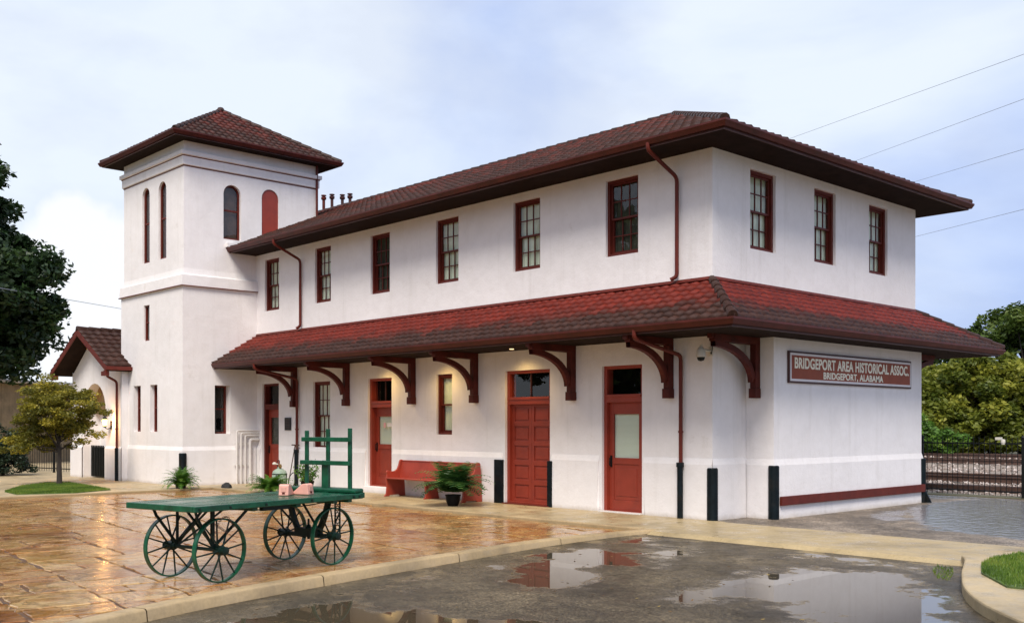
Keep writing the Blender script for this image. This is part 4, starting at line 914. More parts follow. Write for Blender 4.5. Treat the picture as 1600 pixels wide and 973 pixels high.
# ================================================================ things on the building
# station sign
sg_ = empty('name_sign', (BX + .02, 3.77, 2.4), 'long rust-red sign with cream lettering on the end wall', 'sign')
y0, y1, z0, z1 = 1.43, 6.10, 2.385, 2.955
mb = MB(); mb.box((BX + .004, y0, z0), (BX + .04, y1, z1)); mb.build('board', 'trim_dark', sg_, bevel=.004)
mb = MB(); mb.box((BX + .041, y0 + .035, z0 + .035), (BX + .046, y1 - .035, z1 - .035)); mb.build('border', 'sign_white', sg_)
mb = MB(); mb.box((BX + .047, y0 + .075, z0 + .075), (BX + .050, y1 - .075, z1 - .075)); mb.build('field', 'sign_field', sg_)
def text(body, yc, zc, wid, hei, x, mat, parent, name='lettering', off=.006):
    c = bpy.data.curves.new(name, 'FONT'); c.body = body; c.size = 1; c.extrude = .004; c.offset = .028; c.align_x = 'CENTER'; c.space_character = 1.06
    o = bpy.data.objects.new(name, c); col.objects.link(o); bpy.context.view_layer.update()
    me = bpy.data.meshes.new_from_object(o.evaluated_get(bpy.context.evaluated_depsgraph_get())); bpy.data.objects.remove(o)
    V = np.array([v.co[:] for v in me.vertices]); lo, hi = V.min(0), V.max(0); off_ = OFF[parent.name]
    for v in me.vertices:
        a = (v.co.x - (lo[0] + hi[0]) / 2) / (hi[0] - lo[0]) * wid; b = (v.co.y - (lo[1] + hi[1]) / 2) / (hi[1] - lo[1]) * hei; t_ = (v.co.z - lo[2]) / (hi[2] - lo[2])
        v.co = Vector((x + t_ * .005, yc + a, zc + b)) - off_
    me.materials.clear(); me.materials.append(MATS[mat]); o2 = bpy.data.objects.new(name, me); col.objects.link(o2); o2.parent = parent; return o2
text('BRIDGEPORT AREA HISTORICAL ASSOC.', 3.775, 2.745, 4.36, .20, BX + .0505, 'letter', sg_)
text('BRIDGEPORT, ALABAMA', 3.72, 2.535, 2.28, .15, BX + .0505, 'letter', sg_)
# bronze plaque
pq = empty('plaque', (-13.9, -.02, 1.5), 'small dark rectangular plaque on the wall between the first door and the downspout', 'plaque')
mb = MB(); mb.box((-14.05, -.03, 1.49), (-13.74, -.002, 1.83)); mb.build('plate', 'stone_dark', pq, bevel=.004)
mb = MB()
for k in range(7): mb.box((-14.01 + .01 * (k % 2), -.034, 1.79 - k * .042), (-13.78 - .015 * (k % 3), -.031, 1.80 - k * .042))
mb.build('raised_lines', 'rust', pq)
# dome security camera
sc = empty('security_camera', (-.02, -.1, 3.0), 'beige dome security camera hanging from an arm at the building corner', 'camera')
mb = MB(); mb.tube(smooth_bends([(-.02, -.005, 2.90), (-.02, -.28, 2.92), (-.02, -.30, 3.02), (-.02, -.30, 2.93)], .04), .022, 10); mb.box((-.06, -.03, 2.82), (.02, -.002, 2.98)); mb.build('arm', 'cream', sc, smooth=True)
mb = MB(); mb.lathe([(.035, 2.96), (.05, 2.94), (.075, 2.90), (.08, 2.83), (.086, 2.80), (.08, 2.79)], 18, Matrix.Translation((-.02, -.30, 0))); mb.build('housing', 'cream', sc, smooth=True)
mb = MB(); mb.lathe([(.068, 2.79), (.064, 2.76), (.045, 2.73), (.0, 2.718)], 18, Matrix.Translation((-.02, -.30, 0))); mb.build('dome', 'black', sc, smooth=True)
mb = MB(); mb.tube(smooth_bends([(-.02, -.03, 2.9), (.03, -.08, 2.83), (.09, -.12, 2.95), (.10, -.16, 3.14)], .05), .008, 6); mb.build('cable', 'black', sc, smooth=True)
# wall lantern on the wing
LX, LYY = -19.86, WY
wl = empty('wall_lantern', (LX, LYY, 1.6), 'lit brass wall lantern beside the arched entrance of the small wing', 'lantern')
mb = MB(); mb.box((LX - .04, LYY - .025, 1.50), (LX + .04, LYY - .002, 1.75)); mb.tube(smooth_bends([(LX, LYY - .02, 1.56), (LX, LYY - .12, 1.50), (LX, LYY - .20, 1.56)], .05), .012, 8); mb.lathe([(.02, 1.56), (.06, 1.58), (.065, 1.60)], 8, Matrix.Translation((LX, LYY - .20, 0))); mb.lathe([(.095, 1.80), (.05, 1.86), (.015, 1.92), (.0, 1.95)], 8, Matrix.Translation((LX, LYY - .20, 0))); mb.build('bracket', 'black', wl, smooth=False)
mb = MB(); mb.lathe([(.05, 1.61), (.085, 1.79)], 8, Matrix.Translation((LX, LYY - .20, 0))); mb.build('globe', 'lamp_on', wl)
ld = bpy.data.lights.new('lantern_light', 'POINT'); lo = bpy.data.objects.new('lantern_light', ld); col.objects.link(lo); lo.location = (LX + .1, LYY - .33, 1.70); ld.energy = 22; ld.color = (1, .5, .15); ld.shadow_soft_size = .06

# ================================================================ baggage cart
CA = math.atan2(.975, -.22)
cart = empty('baggage_cart', (-.05, -9.42, -.045), 'green wooden baggage cart with spoked iron wheels and a slatted end rack', 'cart', CA)
OFF[cart.name] = Vector()                      # parts are built in the cart's own frame: x towards the rack, y to the far side
DH, D0, D1, DW = .845, -.46, 2.07, .53
mb = MB(); n = 7
for k in range(n):
    a = -DW + 2 * DW * k / n; b_ = a + 2 * DW / n - .006
    mb.box((D0 + .045, a, DH - .035 + random.uniform(-.002, .002)), (D1 - .05, b_, DH + random.uniform(-.003, .003)))
mb.build('deck', 'deck_paint', cart, bevel=.004)
mb = MB()
for s_ in (-1, 1): mb.box((D0, s_ * (DW + .002), DH - .062), (D1, s_ * (DW + .045), DH + .003))
mb.box((D0 - .0, -DW, DH - .062), (D0 + .042, DW, DH + .004)); mb.box((D1 - .048, -DW - .045, DH - .055), (D1 + .03, DW + .045, DH + .012))
for x in (.35, 1.0, 1.6, 1.85): mb.box((x, -DW, DH - .10), (x + .07, DW, DH - .04))
mb.build('deck_frame', 'cart_green', cart, bevel=.008)
mb = MB()
mb.box((.55, -.47, DH - .115), (.95, -.41, DH - .064))
mb.build('underside_pad', 'cart_iron', cart)
for x in (D0 + .06, 0, .5, 1.2, 1.9, 2.0):
    mb = MB(); mb.lathe([(.016, 0), (.016, .008), (0, .011)], 8, Matrix.Translation((x, -DW - .045, DH - .03)) @ Matrix.Rotation(R(90), 4, 'X')); mb.build('bolt', 'cart_iron', cart)
# end rack
def up(y, h, w_=.05): 
    mb = MB(); mb.box((1.96, y - w_ / 2, DH - .02), (1.995, y + w_ / 2, DH + h)); mb.build('rack_post', 'cart_green', cart, bevel=.006)
up(-.44, .80); up(-.07, .79); up(.30, .77)
mb = MB(); mb.box((1.935, -.105, DH), (1.959, .005, DH + .40)); mb.build('rack_post', 'cart_green', cart, bevel=.006)
for z, t_ in ((.66, .055), (.37, .055)):
    mb = MB(); mb.box((1.925 if z > .5 else 1.90, -.49, DH + z - t_ / 2), (1.958 if z > .5 else 1.934, .35, DH + z + t_ / 2)); mb.build('rack_rail', 'cart_green', cart, bevel=.006)
mb = MB(); mb.box((1.93, -DW - .03, DH + .004), (D1 + .03, DW + .03, DH + .06)); mb.build('end_board', 'cart_green', cart, bevel=.02)
# wheels
WR = .345; TRK = .405
def wheel():
    mb = MB(); n = 48; V = []
    prof = [(WR, -.027), (WR, .027), (WR - .016, .027), (WR - .019, 0), (WR - .016, -.027)]
    for r_, y in prof:
        for i in range(n): a = 2 * math.pi * i / n; V.append((r_ * math.cos(a), y, r_ * math.sin(a)))
    F = [(j * n + i, j * n + (i + 1) % n, ((j + 1) % 5) * n + (i + 1) % n, ((j + 1) % 5) * n + i) for j in range(5) for i in range(n)]
    mb.raw(V, F); w_ = mb.build('wheel', 'cart_green', cart, world=False, smooth=True, angle=30)
    mb = MB(); Mx = Matrix.Rotation(R(90), 4, 'X')
    mb.lathe([(.024, -.085), (.034, -.08), (.038, -.05), (.050, -.045), (.052, .045), (.038, .05), (.034, .08), (.045, .085), (.045, .10), (.02, .105)], 16, Mx); mb.build('hub', 'cart_iron', w_, world=False, smooth=True)
    for k in range(12):
        a = 2 * math.pi * k / 12 + .13; y0_ = .03 if k % 2 else -.03
        m2 = MB(); m2.tube([(.046 * math.cos(a), y0_, .046 * math.sin(a)), ((WR - .01) * math.cos(a), 0, (WR - .01) * math.sin(a))], [.0105, .0085], 6); m2.build('spoke', 'cart_iron', w_, world=False)
    return w_
w0 = wheel(); OFF[w0.name] = Vector()
spots = [(0, -TRK, .0), (0, TRK, .3), (1.71, -TRK, .55), (1.71, TRK, .9)]
for k, (x, y, a) in enumerate(spots):
    w_ = w0 if k == 0 else copy_tree(w0, cart); w_.location = (x, y, WR); w_.rotation_euler = (0, a, 0 if y < 0 else math.pi)
# axles and braces
mb = MB(); mb.tube([(0, -TRK - .02, WR), (0, TRK + .02, WR)], .019, 10); mb.build('axle', 'cart_iron', cart)
mb = MB(); mb.tube([(1.71, -TRK - .02, WR), (1.71, TRK + .02, WR)], .019, 10); mb.box((1.66, -.20, WR - .02), (1.76, .20, WR + .075)); mb.box((1.68, -.31, WR - .035), (1.74, .31, WR + .018))
mb.tube([(1.71, 0, WR + .06), (1.71, 0, WR + .19)], .014, 8); mb.lathe([(.05, WR + .07), (.02, WR + .12)], 10, Matrix.Translation((1.71, 0, 0))); mb.tube([(1.71, 0, WR - .06), (1.71, 0, WR)], .02, 8)
mb.build('axle', 'cart_iron', cart, bevel=.006)
for s_ in (-1, 1):
    y = s_ * .30
    mb = MB(); mb.bar((0, y, WR - .01), (0, y, DH - .06), .02, .03)
    mb.bar((0, y, WR + .02), (-.24, s_ * .34, DH - .15), .015, .032); mb.bar((-.24, s_ * .34, DH - .155), (-.28, s_ * .35, DH - .06), .015, .032)
    mb.bar((0.0, y, WR + .02), (.46, s_ * .36, DH - .06), .015, .032)
    mb.build('strut', 'cart_iron', cart, bevel=.003)
    mb = MB(); mb.bar((0, y, WR + .04), (.02, -s_ * .22, DH - .06), .03, .012); mb.build('cross_brace', 'cart_iron', cart)
    mb = MB(); mb.bar((.0, y * .9, WR + .02), (.30, -s_ * .10, DH - .10), .022, .022); mb.build('cross_brace', 'cart_iron', cart)
    # heavy curved rear legs
    mb = MB(); pts = []
    for k in range(9):
        t_ = k / 8; pts.append((1.71, s_ * (.34 - .16 * t_ ** 2 - .02 * math.sin(t_ * 3.1)), DH - .05 - (DH - .07 - WR - .03) * t_))
    for a, b_ in zip(pts, pts[1:]): mb.bar(a, b_, .062, .05, up=(1, 0, 0))
    mb.build('leg', 'cart_iron', cart)
    mb = MB(); mb.bar((1.71, s_ * .17, WR + .06), (1.35, s_ * .25, DH - .06), .02, .02); mb.build('strut', 'cart_iron', cart)
# small spring ladder at the near rear side
mb = MB()
for y in (-.36, -.44): mb.bar((1.80, y, WR + .02), (1.80, y, DH - .06), .014, .014)
for k in range(5): z = WR + .10 + k * .075; mb.tube([(1.80, -.40 + .032 * math.cos(a), z + .03 * math.sin(a)) for a in [2 * math.pi * i / 10 for i in range(11)]], .007, 6)
mb.build('spring', 'cart_iron', cart)
mb = MB(); mb.tube([(.1, -.30, DH - .075), (.7, -.28, DH - .12), (1.3, -.26, DH - .125), (2.08, -.30, DH - .075)], .007, 6); mb.tube([(.1, .1, DH - .075), (1.2, .1, DH - .14), (2.05, .1, DH - .09)], .007, 6); mb.build('truss_rod', 'cart_iron', cart)
# chain hung over the near front wheel
mb = MB(); n = 16
for k in range(n):
    t_ = k / (n - 1); p = Vector((-.10 + .26 * t_, -TRK + .0 - .035, 2 * WR + .012 - .55 * (t_ - .55) ** 2 * (1 if t_ > .1 else 1.2) - .0)); a = k * math.pi / 2
    ring = []
    for i in range(9):
        b_ = 2 * math.pi * i / 8; ring.append(p + Vector((.014 * math.cos(b_), .008 * math.sin(b_) * math.cos(a), .008 * math.sin(b_) * (1 if k % 2 else .3))))
    mb.tube(ring, .0032, 5, cap=False)
mb.build('chain', 'rust', cart); mb = MB()
for k in range(9):
    p = Vector((-.10 + .02 * k, -TRK - .05, 2 * WR - .06 - .012 * k)); mb.tube([p + Vector((.013 * math.cos(2 * math.pi * i / 8), 0, .009 * math.sin(2 * math.pi * i / 8))) for i in range(9)], .0032, 5, cap=False)
mb.build('chain', 'rust', cart)
# chocks on the deck
def cart_world(x, y, z): return cart.matrix_basis @ Vector((x, y, z))
def deck_pt(u):                                # a point of the deck in world coordinates
    p = Matrix.Translation(cart.location) @ Matrix.Rotation(CA, 4, 'Z') @ Vector(u); return p
for (lx, ly, rz, lab) in ((1.28, -.06, 2.3, 'pink plastic wheel chock on the cart deck, end-on with its square recess showing'), (1.50, -.14, 3.55, 'pink plastic wheel chock on the cart deck, side-on with its slope to the left')):
    p = deck_pt((lx, ly, DH + .004)); ck = empty('wheel_chock', p, lab, 'wheel chock', rz, 'pink chocks on the cart'); OFF[ck.name] = Vector()
    mb = MB(); mb.prism([(-.10, 0), (.17, 0), (.17, .018), (.12, .03), (.0, .125), (-.06, .135), (-.085, .12)], 'y', -.06, .06); mb.build('body', 'pink', ck, bevel=.012, seg=3)
    mb = MB(); mb.box((-.098, -.03, .045), (-.088, .03, .10)); mb.build('recess', 'door_red' if False else 'pink', ck); mb = MB(); mb.box((-.104, -.016, .02), (-.09, .016, .04)); mb.build('grip', 'trim', ck)

# ================================================================ church pew
pw = empty('pew_bench', (-7.25, -.36, 0), 'long red wooden pew standing against the station wall beside the double door', 'bench')
px0, px1 = -8.62, -5.92
def pew_end(x):
    o_ = [(-.66, 0), (-.60, .06), (-.585, .20), (-.60, .38), (-.585, .50), (-.60, .56), (-.57, .60), (-.47, .57), (-.36, .575), (-.29, .62), (-.25, .70), (-.22, .80), (-.19, .835), (-.14, .835), (-.115, .80), (-.09, .55), (-.075, .2), (-.07, .06), (-.06, 0), (-.2, 0), (-.24, .03), (-.5, .03), (-.54, 0)]
    mb = MB(); mb.prism(o_, 'x', x - .025, x + .025); mb.build('pew_end', 'pew_red', pw, bevel=.008)
pew_end(px0); pew_end(px1)
mb = MB(); mb.prism([(-.55, 0), (-.12, 0), (-.13, .05), (-.2, .40), (-.52, .40), (-.5, .05)], 'x', -7.32, -7.28); mb.build('leg', 'pew_red', pw, bevel=.006)
mb = MB(); mb.prism([(-.62, .405), (-.20, .385), (-.20, .415), (-.62, .44)], 'x', px0 + .026, px1 - .026); mb.build('seat', 'pew_red', pw, bevel=.01)
mb = MB(); mb.prism([(-.24, .40), (-.215, .40), (-.145, .80), (-.17, .80)], 'x', px0 + .026, px1 - .026); mb.prism([(-.185, .80), (-.135, .80), (-.14, .825), (-.18, .825)], 'x', px0 + .026, px1 - .026); mb.build('backrest', 'pew_red', pw, bevel=.005)

# ================================================================ old tank, T-handled rod, hoop, stone
tk = empty('tank', (-13.42, -.55, 0), 'squat pale green metal tank with iron straps beside the door next to the tower', 'tank'); T_ = Matrix.Translation((-13.42, -.55, 0))
mb = MB(); mb.lathe([(.14, .03), (.19, .06), (.195, .34), (.17, .42), (.10, .47), (.05, .49), (.05, .53), (.0, .54)], 24, T_); mb.build('vessel', 'tank', tk, smooth=True)
mb = MB(); mb.lathe([(.199, .33), (.199, .355), (.19, .355)], 24, T_)
for a in (0, 1.57, 3.14, 4.71): mb.tube([(-13.42 + .20 * math.cos(a + .6), -.55 + .20 * math.sin(a + .6), .34), (-13.42 + .20 * math.cos(a + .6), -.55 + .20 * math.sin(a + .6), .0)], .010, 6)
mb.build('strap', 'black', tk, smooth=True)
mb = MB(); mb.tube(smooth_bends([(-13.53, -.55, .45), (-13.53, -.55, .70), (-13.43, -.55, .70), (-13.43, -.55, .5)], .03), .014, 8); mb.build('handle', 'trim_dark', tk, smooth=True)
mb = MB(); mb.lathe([(.0, .0), (.05, .01), (.055, .04), (.02, .07), (.0, .07)], 14, Matrix.Translation((-13.60, -.6, .58))); mb.tube([(-13.67, -.6, .61), (-13.47, -.57, .60)], .016, 8); mb.build('valve', 'cream', tk, smooth=True)
mb = MB(); mb.lathe([(.03, .50), (.045, .54), (.03, .60), (.0, .61)], 12, Matrix.Translation((-13.35, -.57, 0))); mb.build('cap', 'brass', tk, smooth=True)
tr = empty('hand_tool', (-13.42, -.10, 0), 'thin rusty rod with a T-shaped handle leaning on the wall behind the pale tank', 'tool')
mb = MB(); mb.tube([(-13.42, -.30, 0), (-13.40, -.09, 1.10)], .013, 8); mb.build('rod', 'rust', tr); mb = MB(); mb.tube([(-13.55, -.10, 1.10), (-13.22, -.08, 1.10)], .017, 8); mb.build('grip', 'rust', tr); mb = MB(); mb.tube([(-13.32, -.09, 1.09), (-13.32, -.09, .94)], .02, 8); mb.build('hook', 'rust', tr)
hp = MB(); hp.tube([(-12.95 + .17 * math.cos(2 * math.pi * i / 24), -.45 + .05 * math.sin(2 * math.pi * i / 24), .20 + .19 * math.sin(2 * math.pi * i / 24)) for i in range(25)], .012, 6, cap=False)
tag(hp.build('iron_hoop', 'black'), 'thin black iron hoop standing between the pale tank and the shrub behind the cart', 'hoop')
mt = MB(); mt.prism([(-13.5, -1.25), (-12.75, -1.3), (-12.6, -.85), (-13.3, -.8)], 'z', 0, .02); tag(mt.build('rubber_mat', 'black', bevel=.008), 'black rubber mat lying on the sidewalk in front of the pale tank', 'mat')
def rock(name, x, y, z, rx, ry, rz_, mat, label):
    bm = bmesh.new(); bmesh.ops.create_icosphere(bm, subdivisions=3, radius=1)
    from mathutils import noise as mn
    for v in bm.verts:
        k = 1 + .22 * mn.noise(v.co * 1.7 + Vector((x, y, 0))) + .08 * mn.noise(v.co * 5); v.co = Vector((v.co.x * rx * k, v.co.y * ry * k, max(v.co.z * rz_ * k, -.02)))
    me = bpy.data.meshes.new(name); bm.to_mesh(me); bm.free(); me.materials.append(MATS[mat]); o = bpy.data.objects.new(name, me); col.objects.link(o); o.location = (x, y, z); return tag(o, label, 'rock')
rock('rock', -14.02, -1.75, 0, .17, .13, .14, 'stone_dark', 'small black rock by the kerb corner, between the two ferns')

# ================================================================ plants
def rotz(a): return np.array([[math.cos(a), -math.sin(a), 0], [math.sin(a), math.cos(a), 0], [0, 0, 1]])
def fern(x, y, z, r_, h, nf, label, mat='leaf_fern', pot=False, wid=.05, name='fern', up_=1.0, group=None):
    root = empty(name, (x, y, z), label, 'fern' if name == 'fern' else 'plant', group=group); OFF[root.name] = Vector()
    V = []; F = []; T = []; z0 = .26 if pot else .02
    for k in range(nf):
        a = 2 * math.pi * k / nf * 2.4 + rng.uniform(-.3, .3); el_ = rng.uniform(.15, 1.25) * up_; ln = rng.uniform(.75, 1.1); n = 15; tint0 = rng.uniform(0, .75)
        p = np.zeros((n + 1, 2)); ang = .55 + el_ * .75; q = np.array([0., 0.])
        for i in range(n + 1):
            p[i] = q; st_ = r_ * 1.25 * ln / n; q = q + np.array([math.cos(ang), math.sin(ang) * h / r_ * 1.15]) * st_; ang -= (1.9 * (1 - .35 * el_)) / n * (.6 + i / n)
        d = np.array([math.cos(a), math.sin(a), 0]); sd_ = np.array([-math.sin(a), math.cos(a), 0])
        for i in range(1, n + 1):
            c = d * p[i][0] + np.array([0, 0, z0 + p[i][1]]); fw_ = d * (p[i][0] - p[i - 1][0]) + np.array([0, 0, p[i][1] - p[i - 1][1]]); fw_ /= np.linalg.norm(fw_) + 1e-9
            lw = wid * (1 - (i / n) ** 2 * .75) * rng.uniform(.85, 1.15) * 2.0
            for s_ in (-1, 1):
                tip = c + sd_ * s_ * lw + fw_ * lw * .35 + np.array([0, 0, -.15 * lw + rng.uniform(-.012, .012)]); b = fw_ * r_ * .036
                i0 = len(V); V += [c - b * .6, c + b * .6, tip + b * .25, tip - b * .35]; F.append((i0, i0 + 1, i0 + 2, i0 + 3)); T.append(min(1, max(0, tint0 + rng.uniform(-.1, .3))))
    V = np.array(V); V[:, 2] = np.maximum(V[:, 2], .012)
    fastmesh('fronds', V, np.array(F), mat, root, np.array(T), world=False)
    mb = MB()
    if pot: mb.lathe([(.10, 0), (.14, .10), (.15, .20), (.16, .205), (.16, .23), (.14, .23), (.13, .20), (0, .20)], 20); mb.build('pot', 'pot', root, world=False, smooth=True)
    else: mb.lathe([(.12, 0), (.13, .04), (.05, .09), (0, .1)], 10); mb.build('root_crown', 'bark_dark', root, world=False, smooth=True)
    return root
fern(-14.62, -2.72, 0, .46, .46, 130, 'arching green fern by the tower corner guard, left of the black rock')
fern(-11.75, -1.80, 0, .56, .36, 150, 'low spreading green fern on the kerb just behind the cart deck')
fern(-5.45, -1.25, 0, .70, .56, 74, 'dark green palm-leaved plant in a black pot in front of the red pew', 'leaf_pot', True, .12, 'potted_plant', 1.0)
def shrub(x, y, w_, h, label):
    root = empty('shrub', (x, y, 0), label, 'shrub'); OFF[root.name] = Vector(); V = []; F = []; T = []
    mb = MB()
    for k in range(16):
        a = rng.uniform(0, 6.28); hh = h * rng.uniform(.6, 1.0) * (1.35 if k == 3 else 1); rr_ = w_ * rng.uniform(.15, 1); P = [np.array([0, 0, 0.]), np.array([rr_ * .4 * math.cos(a), rr_ * .4 * math.sin(a), hh * .5]), np.array([rr_ * math.cos(a), rr_ * math.sin(a), hh])]
        mb.tube([tuple(p) for p in P], [.009, .007, .003], 5)
        for j in range(46):
            t_ = rng.uniform(.3, 1); c = P[0] * (1 - t_) ** 2 + P[1] * 2 * t_ * (1 - t_) + P[2] * t_ ** 2 + rng.normal(0, .045, 3); d = rng.normal(0, 1, 3); d /= np.linalg.norm(d); e_ = np.cross(d, rng.normal(0, 1, 3)); e_ /= np.linalg.norm(e_); s_ = rng.uniform(.025, .05)
            i0 = len(V); V += [c - d * s_, c + e_ * s_ * .45, c + d * s_, c - e_ * s_ * .45]; F.append((i0, i0 + 1, i0 + 2, i0 + 3)); T.append(rng.uniform(0, 1))
    fastmesh('leaves', np.array(V), np.array(F), 'leaf_fern', root, np.array(T), world=False); mb.build('stems', 'bark', root, world=False)
    mb = MB(); mb.lathe([(.13, 0), (.17, .2), (.18, .21), (.15, .21), (0, .2)], 16); mb.build('pot', 'pot', root, world=False, smooth=True)
shrub(-12.05, -.55, .42, .62, 'loose leafy green shrub in a pot against the wall behind the cart rack')

# ================================================================ trees
def tree(name, label, base, ells, nclump, leaf, mat, trunk, bark='bark', ncl=(130, 190), rc=(.5, .9), cat='tree', group=None, flat=.7, fork=.35, limbs=26, lean=(0, 0), shell=.35):
    bx, by, bz = base; root = empty(name, base, label, cat, group=group); OFF[root.name] = Vector()
    C_ = []; 
    vol = np.array([e_[3] * e_[4] * e_[5] for e_ in ells]); vol = vol / vol.sum()
    for e_, v_ in zip(ells, vol):
        n = max(3, int(nclump * v_)); d = rng.normal(0, 1, (n, 3)); d /= np.linalg.norm(d, axis=1)[:, None]; r_ = rng.uniform(shell, 1.0, n) ** .6
        lump = 1 + .22 * np.sin(d[:, 0] * 3.1 + e_[0]) * np.cos(d[:, 2] * 4.3 + e_[1]) + rng.normal(0, .045, n)
        C_.append(np.array(e_[:3]) + d * (r_ * lump)[:, None] * np.array(e_[3:6]))
    C_ = np.concatenate(C_); V = []; T = []
    for c in C_:
        n = int(rng.integers(*ncl)); rr_ = rng.uniform(*rc); t0 = rng.uniform(0, .7)
        g_ = rng.normal(0, 1, (n, 3)); g_ /= np.linalg.norm(g_, axis=1)[:, None]; p = g_ * (rng.uniform(0, 1, (n, 1)) ** .45) * .92 * np.array([rr_, rr_, rr_ * flat]) + c
        a = rng.normal(0, 1, (n, 3)); a[:, 2] *= .6; a /= np.linalg.norm(a, axis=1)[:, None]; b = np.cross(a, rng.normal(0, 1, (n, 3))); b /= np.linalg.norm(b, axis=1)[:, None]
        s_ = rng.uniform(.6, 1.25, n)[:, None] * leaf
        V.append(np.stack([p - a * s_, p + b * s_ * .5, p + a * s_, p - b * s_ * .5], 1)); T.append(np.clip(t0 + rng.uniform(-.15, .3, n), 0, 1))
    V = np.concatenate(V); m_ = V.shape[0]
    V = V.reshape(-1, 3); keep_ = V[:, 2].reshape(-1, 4).min(1) > .05; F = np.arange(m_ * 4).reshape(m_, 4)[keep_]; T = np.concatenate(T)[keep_]
    fastmesh('crown', V, F, mat, root, T, world=False)
    mb = MB(); top = C_[:, 2].max(); zf = top * fork; tp = [(0, 0, -.1), (lean[0] * .3, lean[1] * .3, zf * .5), (lean[0] * .6, lean[1] * .6, zf)]
    cen = C_.mean(0); tp += [(cen[0] * .6 + lean[0] * .4, cen[1] * .6, (zf + top) / 2), (cen[0], cen[1], top * .9)]
    mb.tube(tp, [trunk * 1.25, trunk, trunk * .8, trunk * .45, trunk * .1], 10)
    idx = rng.choice(len(C_), min(limbs, len(C_)), replace=False)
    for i in idx:
        c = C_[i]; zs = min(zf * rng.uniform(.85, 1.0) + max(0, (c[2] - zf)) * rng.uniform(.0, .5), c[2] * .95); f = np.clip((zs - zf) / (top - zf + 1e-6), 0, 1)
        s0 = np.array([lean[0] * .6, lean[1] * .6, zs]) + np.array([cen[0], cen[1], 0]) * f * .8
        mid = (s0 + c) / 2 + np.array([0, 0, .12 * np.linalg.norm(c - s0)]) * rng.uniform(-.3, 1) + rng.normal(0, .06, 3) * np.linalg.norm(c - s0)
        mb.tube([tuple(s0), tuple(mid), tuple(c)], [trunk * .32 * (1 - f * .5), trunk * .2, trunk * .05], 6)
    mb.build('trunk', bark, root, world=False, smooth=True)
    return root
# small yellow-green maple on the lawn patch
tree('maple_tree', 'small yellow-green maple with a slender trunk on the grass patch before the wing', (-18.36, -4.45, 0),
     [(-.1, 0, 1.95, 1.15, 1.15, .62), (-.5, -.2, 1.35, .9, .9, .42), (.15, .2, 2.25, .85, .85, .38), (-.35, -.2, 2.55, .75, .75, .35), (.35, .4, 1.3, .45, .45, .25), (-.6, -.9, 1.05, .6, .5, .25)], 165, .045, 'leaf_maple', .065, 'bark_dark', (120, 190), (.2, .38), flat=.45, fork=.32, limbs=34, cat='tree')
# big dark tree on the left
tree('shade_tree', 'huge dark green broadleaf tree rising behind the shed at the left edge', (-36.3, -3.4, 0),
     [(0, 0, 7.4, 4.3, 4.3, 4.3), (-.3, -.4, 11.5, 2.7, 2.7, 3.0), (1.1, 1.6, 5.8, 2.8, 2.8, 2.5), (-.8, -1.6, 4.8, 3.6, 3.6, 2.6)], 700, .155, 'leaf_dark', .38, 'bark_dark', (210, 300), (.65, 1.15), fork=.3, limbs=40)
# behind the tracks on the right
tree('locust_tree', 'tall open dark-trunked tree at the far right behind the tracks', (-12.0, 46.2, 0),
     [(-.8, -.6, 6.7, 2.2, 2.2, 1.5), (.9, .6, 7.3, 2.0, 2.0, 1.4), (1.4, 1.6, 5.0, 1.9, 1.9, 1.4), (-1.9, -1.9, 5.6, 1.1, 1.1, .5)], 110, .17, 'leaf_olive', .24, 'bark_dark', (90, 150), (.5, .85), fork=.35, limbs=40, shell=.2)
tree('bushy_tree', 'rounded yellow-green bushy tree behind the tracks, left of the tall open tree', (-12.2, 40.2, 0),
     [(0, 0, 1.3, 2.9, 2.9, 1.4), (0, 0, 2.9, 2.4, 2.4, 2.1), (1.2, 1.2, 3.9, 1.8, 1.8, 1.4), (-1.4, -1.3, 2.4, 1.8, 1.8, 1.9)], 230, .155, 'leaf_mid', .16, 'bark', (220, 300), (.5, .9), limbs=30, group='bushy trees beyond the tracks')
tree('bushy_tree', 'darker bushy tree right beside the station corner beyond the tracks', (-14.6, 38.6, 0),
     [(0, 0, 1.2, 2.6, 2.6, 1.3), (0, 0, 2.1, 2.2, 2.2, 2.1), (-1.0, -1.0, 3.0, 1.5, 1.5, 1.3)], 190, .16, 'leaf_mid', .14, 'bark', (220, 300), (.5, .9), limbs=20, group='bushy trees beyond the tracks')
tree('bushy_tree', 'low dense bushy tree at the right edge under the tall open tree', (-8.4, 42.5, 0),
     [(0, 0, 1.2, 3.1, 3.1, 1.3), (0, 0, 2.2, 2.8, 2.8, 2.2), (1.4, 1.2, 3.0, 2.0, 2.0, 1.7)], 210, .16, 'leaf_olive', .16, 'bark', (220, 300), (.5, .9), limbs=24, group='bushy trees beyond the tracks')
tree('bushy_tree', 'yellow-green bushy tree with bare upper twigs near the station corner', (-16.2, 43.5, 0),
     [(0, 0, 3.6, 2.2, 2.2, 1.3), (0, 0, 2.0, 2.4, 2.4, 1.7)], 130, .14, 'leaf_mid', .15, 'bark', (130, 190), (.5, .85), limbs=30, group='bushy trees beyond the tracks')
tree('vine_bush', 'bright green leafy bush beyond the tracks, close to the station corner', (-12.2, 33.9, 0),
     [(0, 0, 1.15, 1.1, 1.1, 1.05), (.9, .9, .8, .8, .8, .7)], 55, .13, 'leaf_bright', .06, 'bark', (70, 110), (.28, .5), cat='bush', limbs=12)
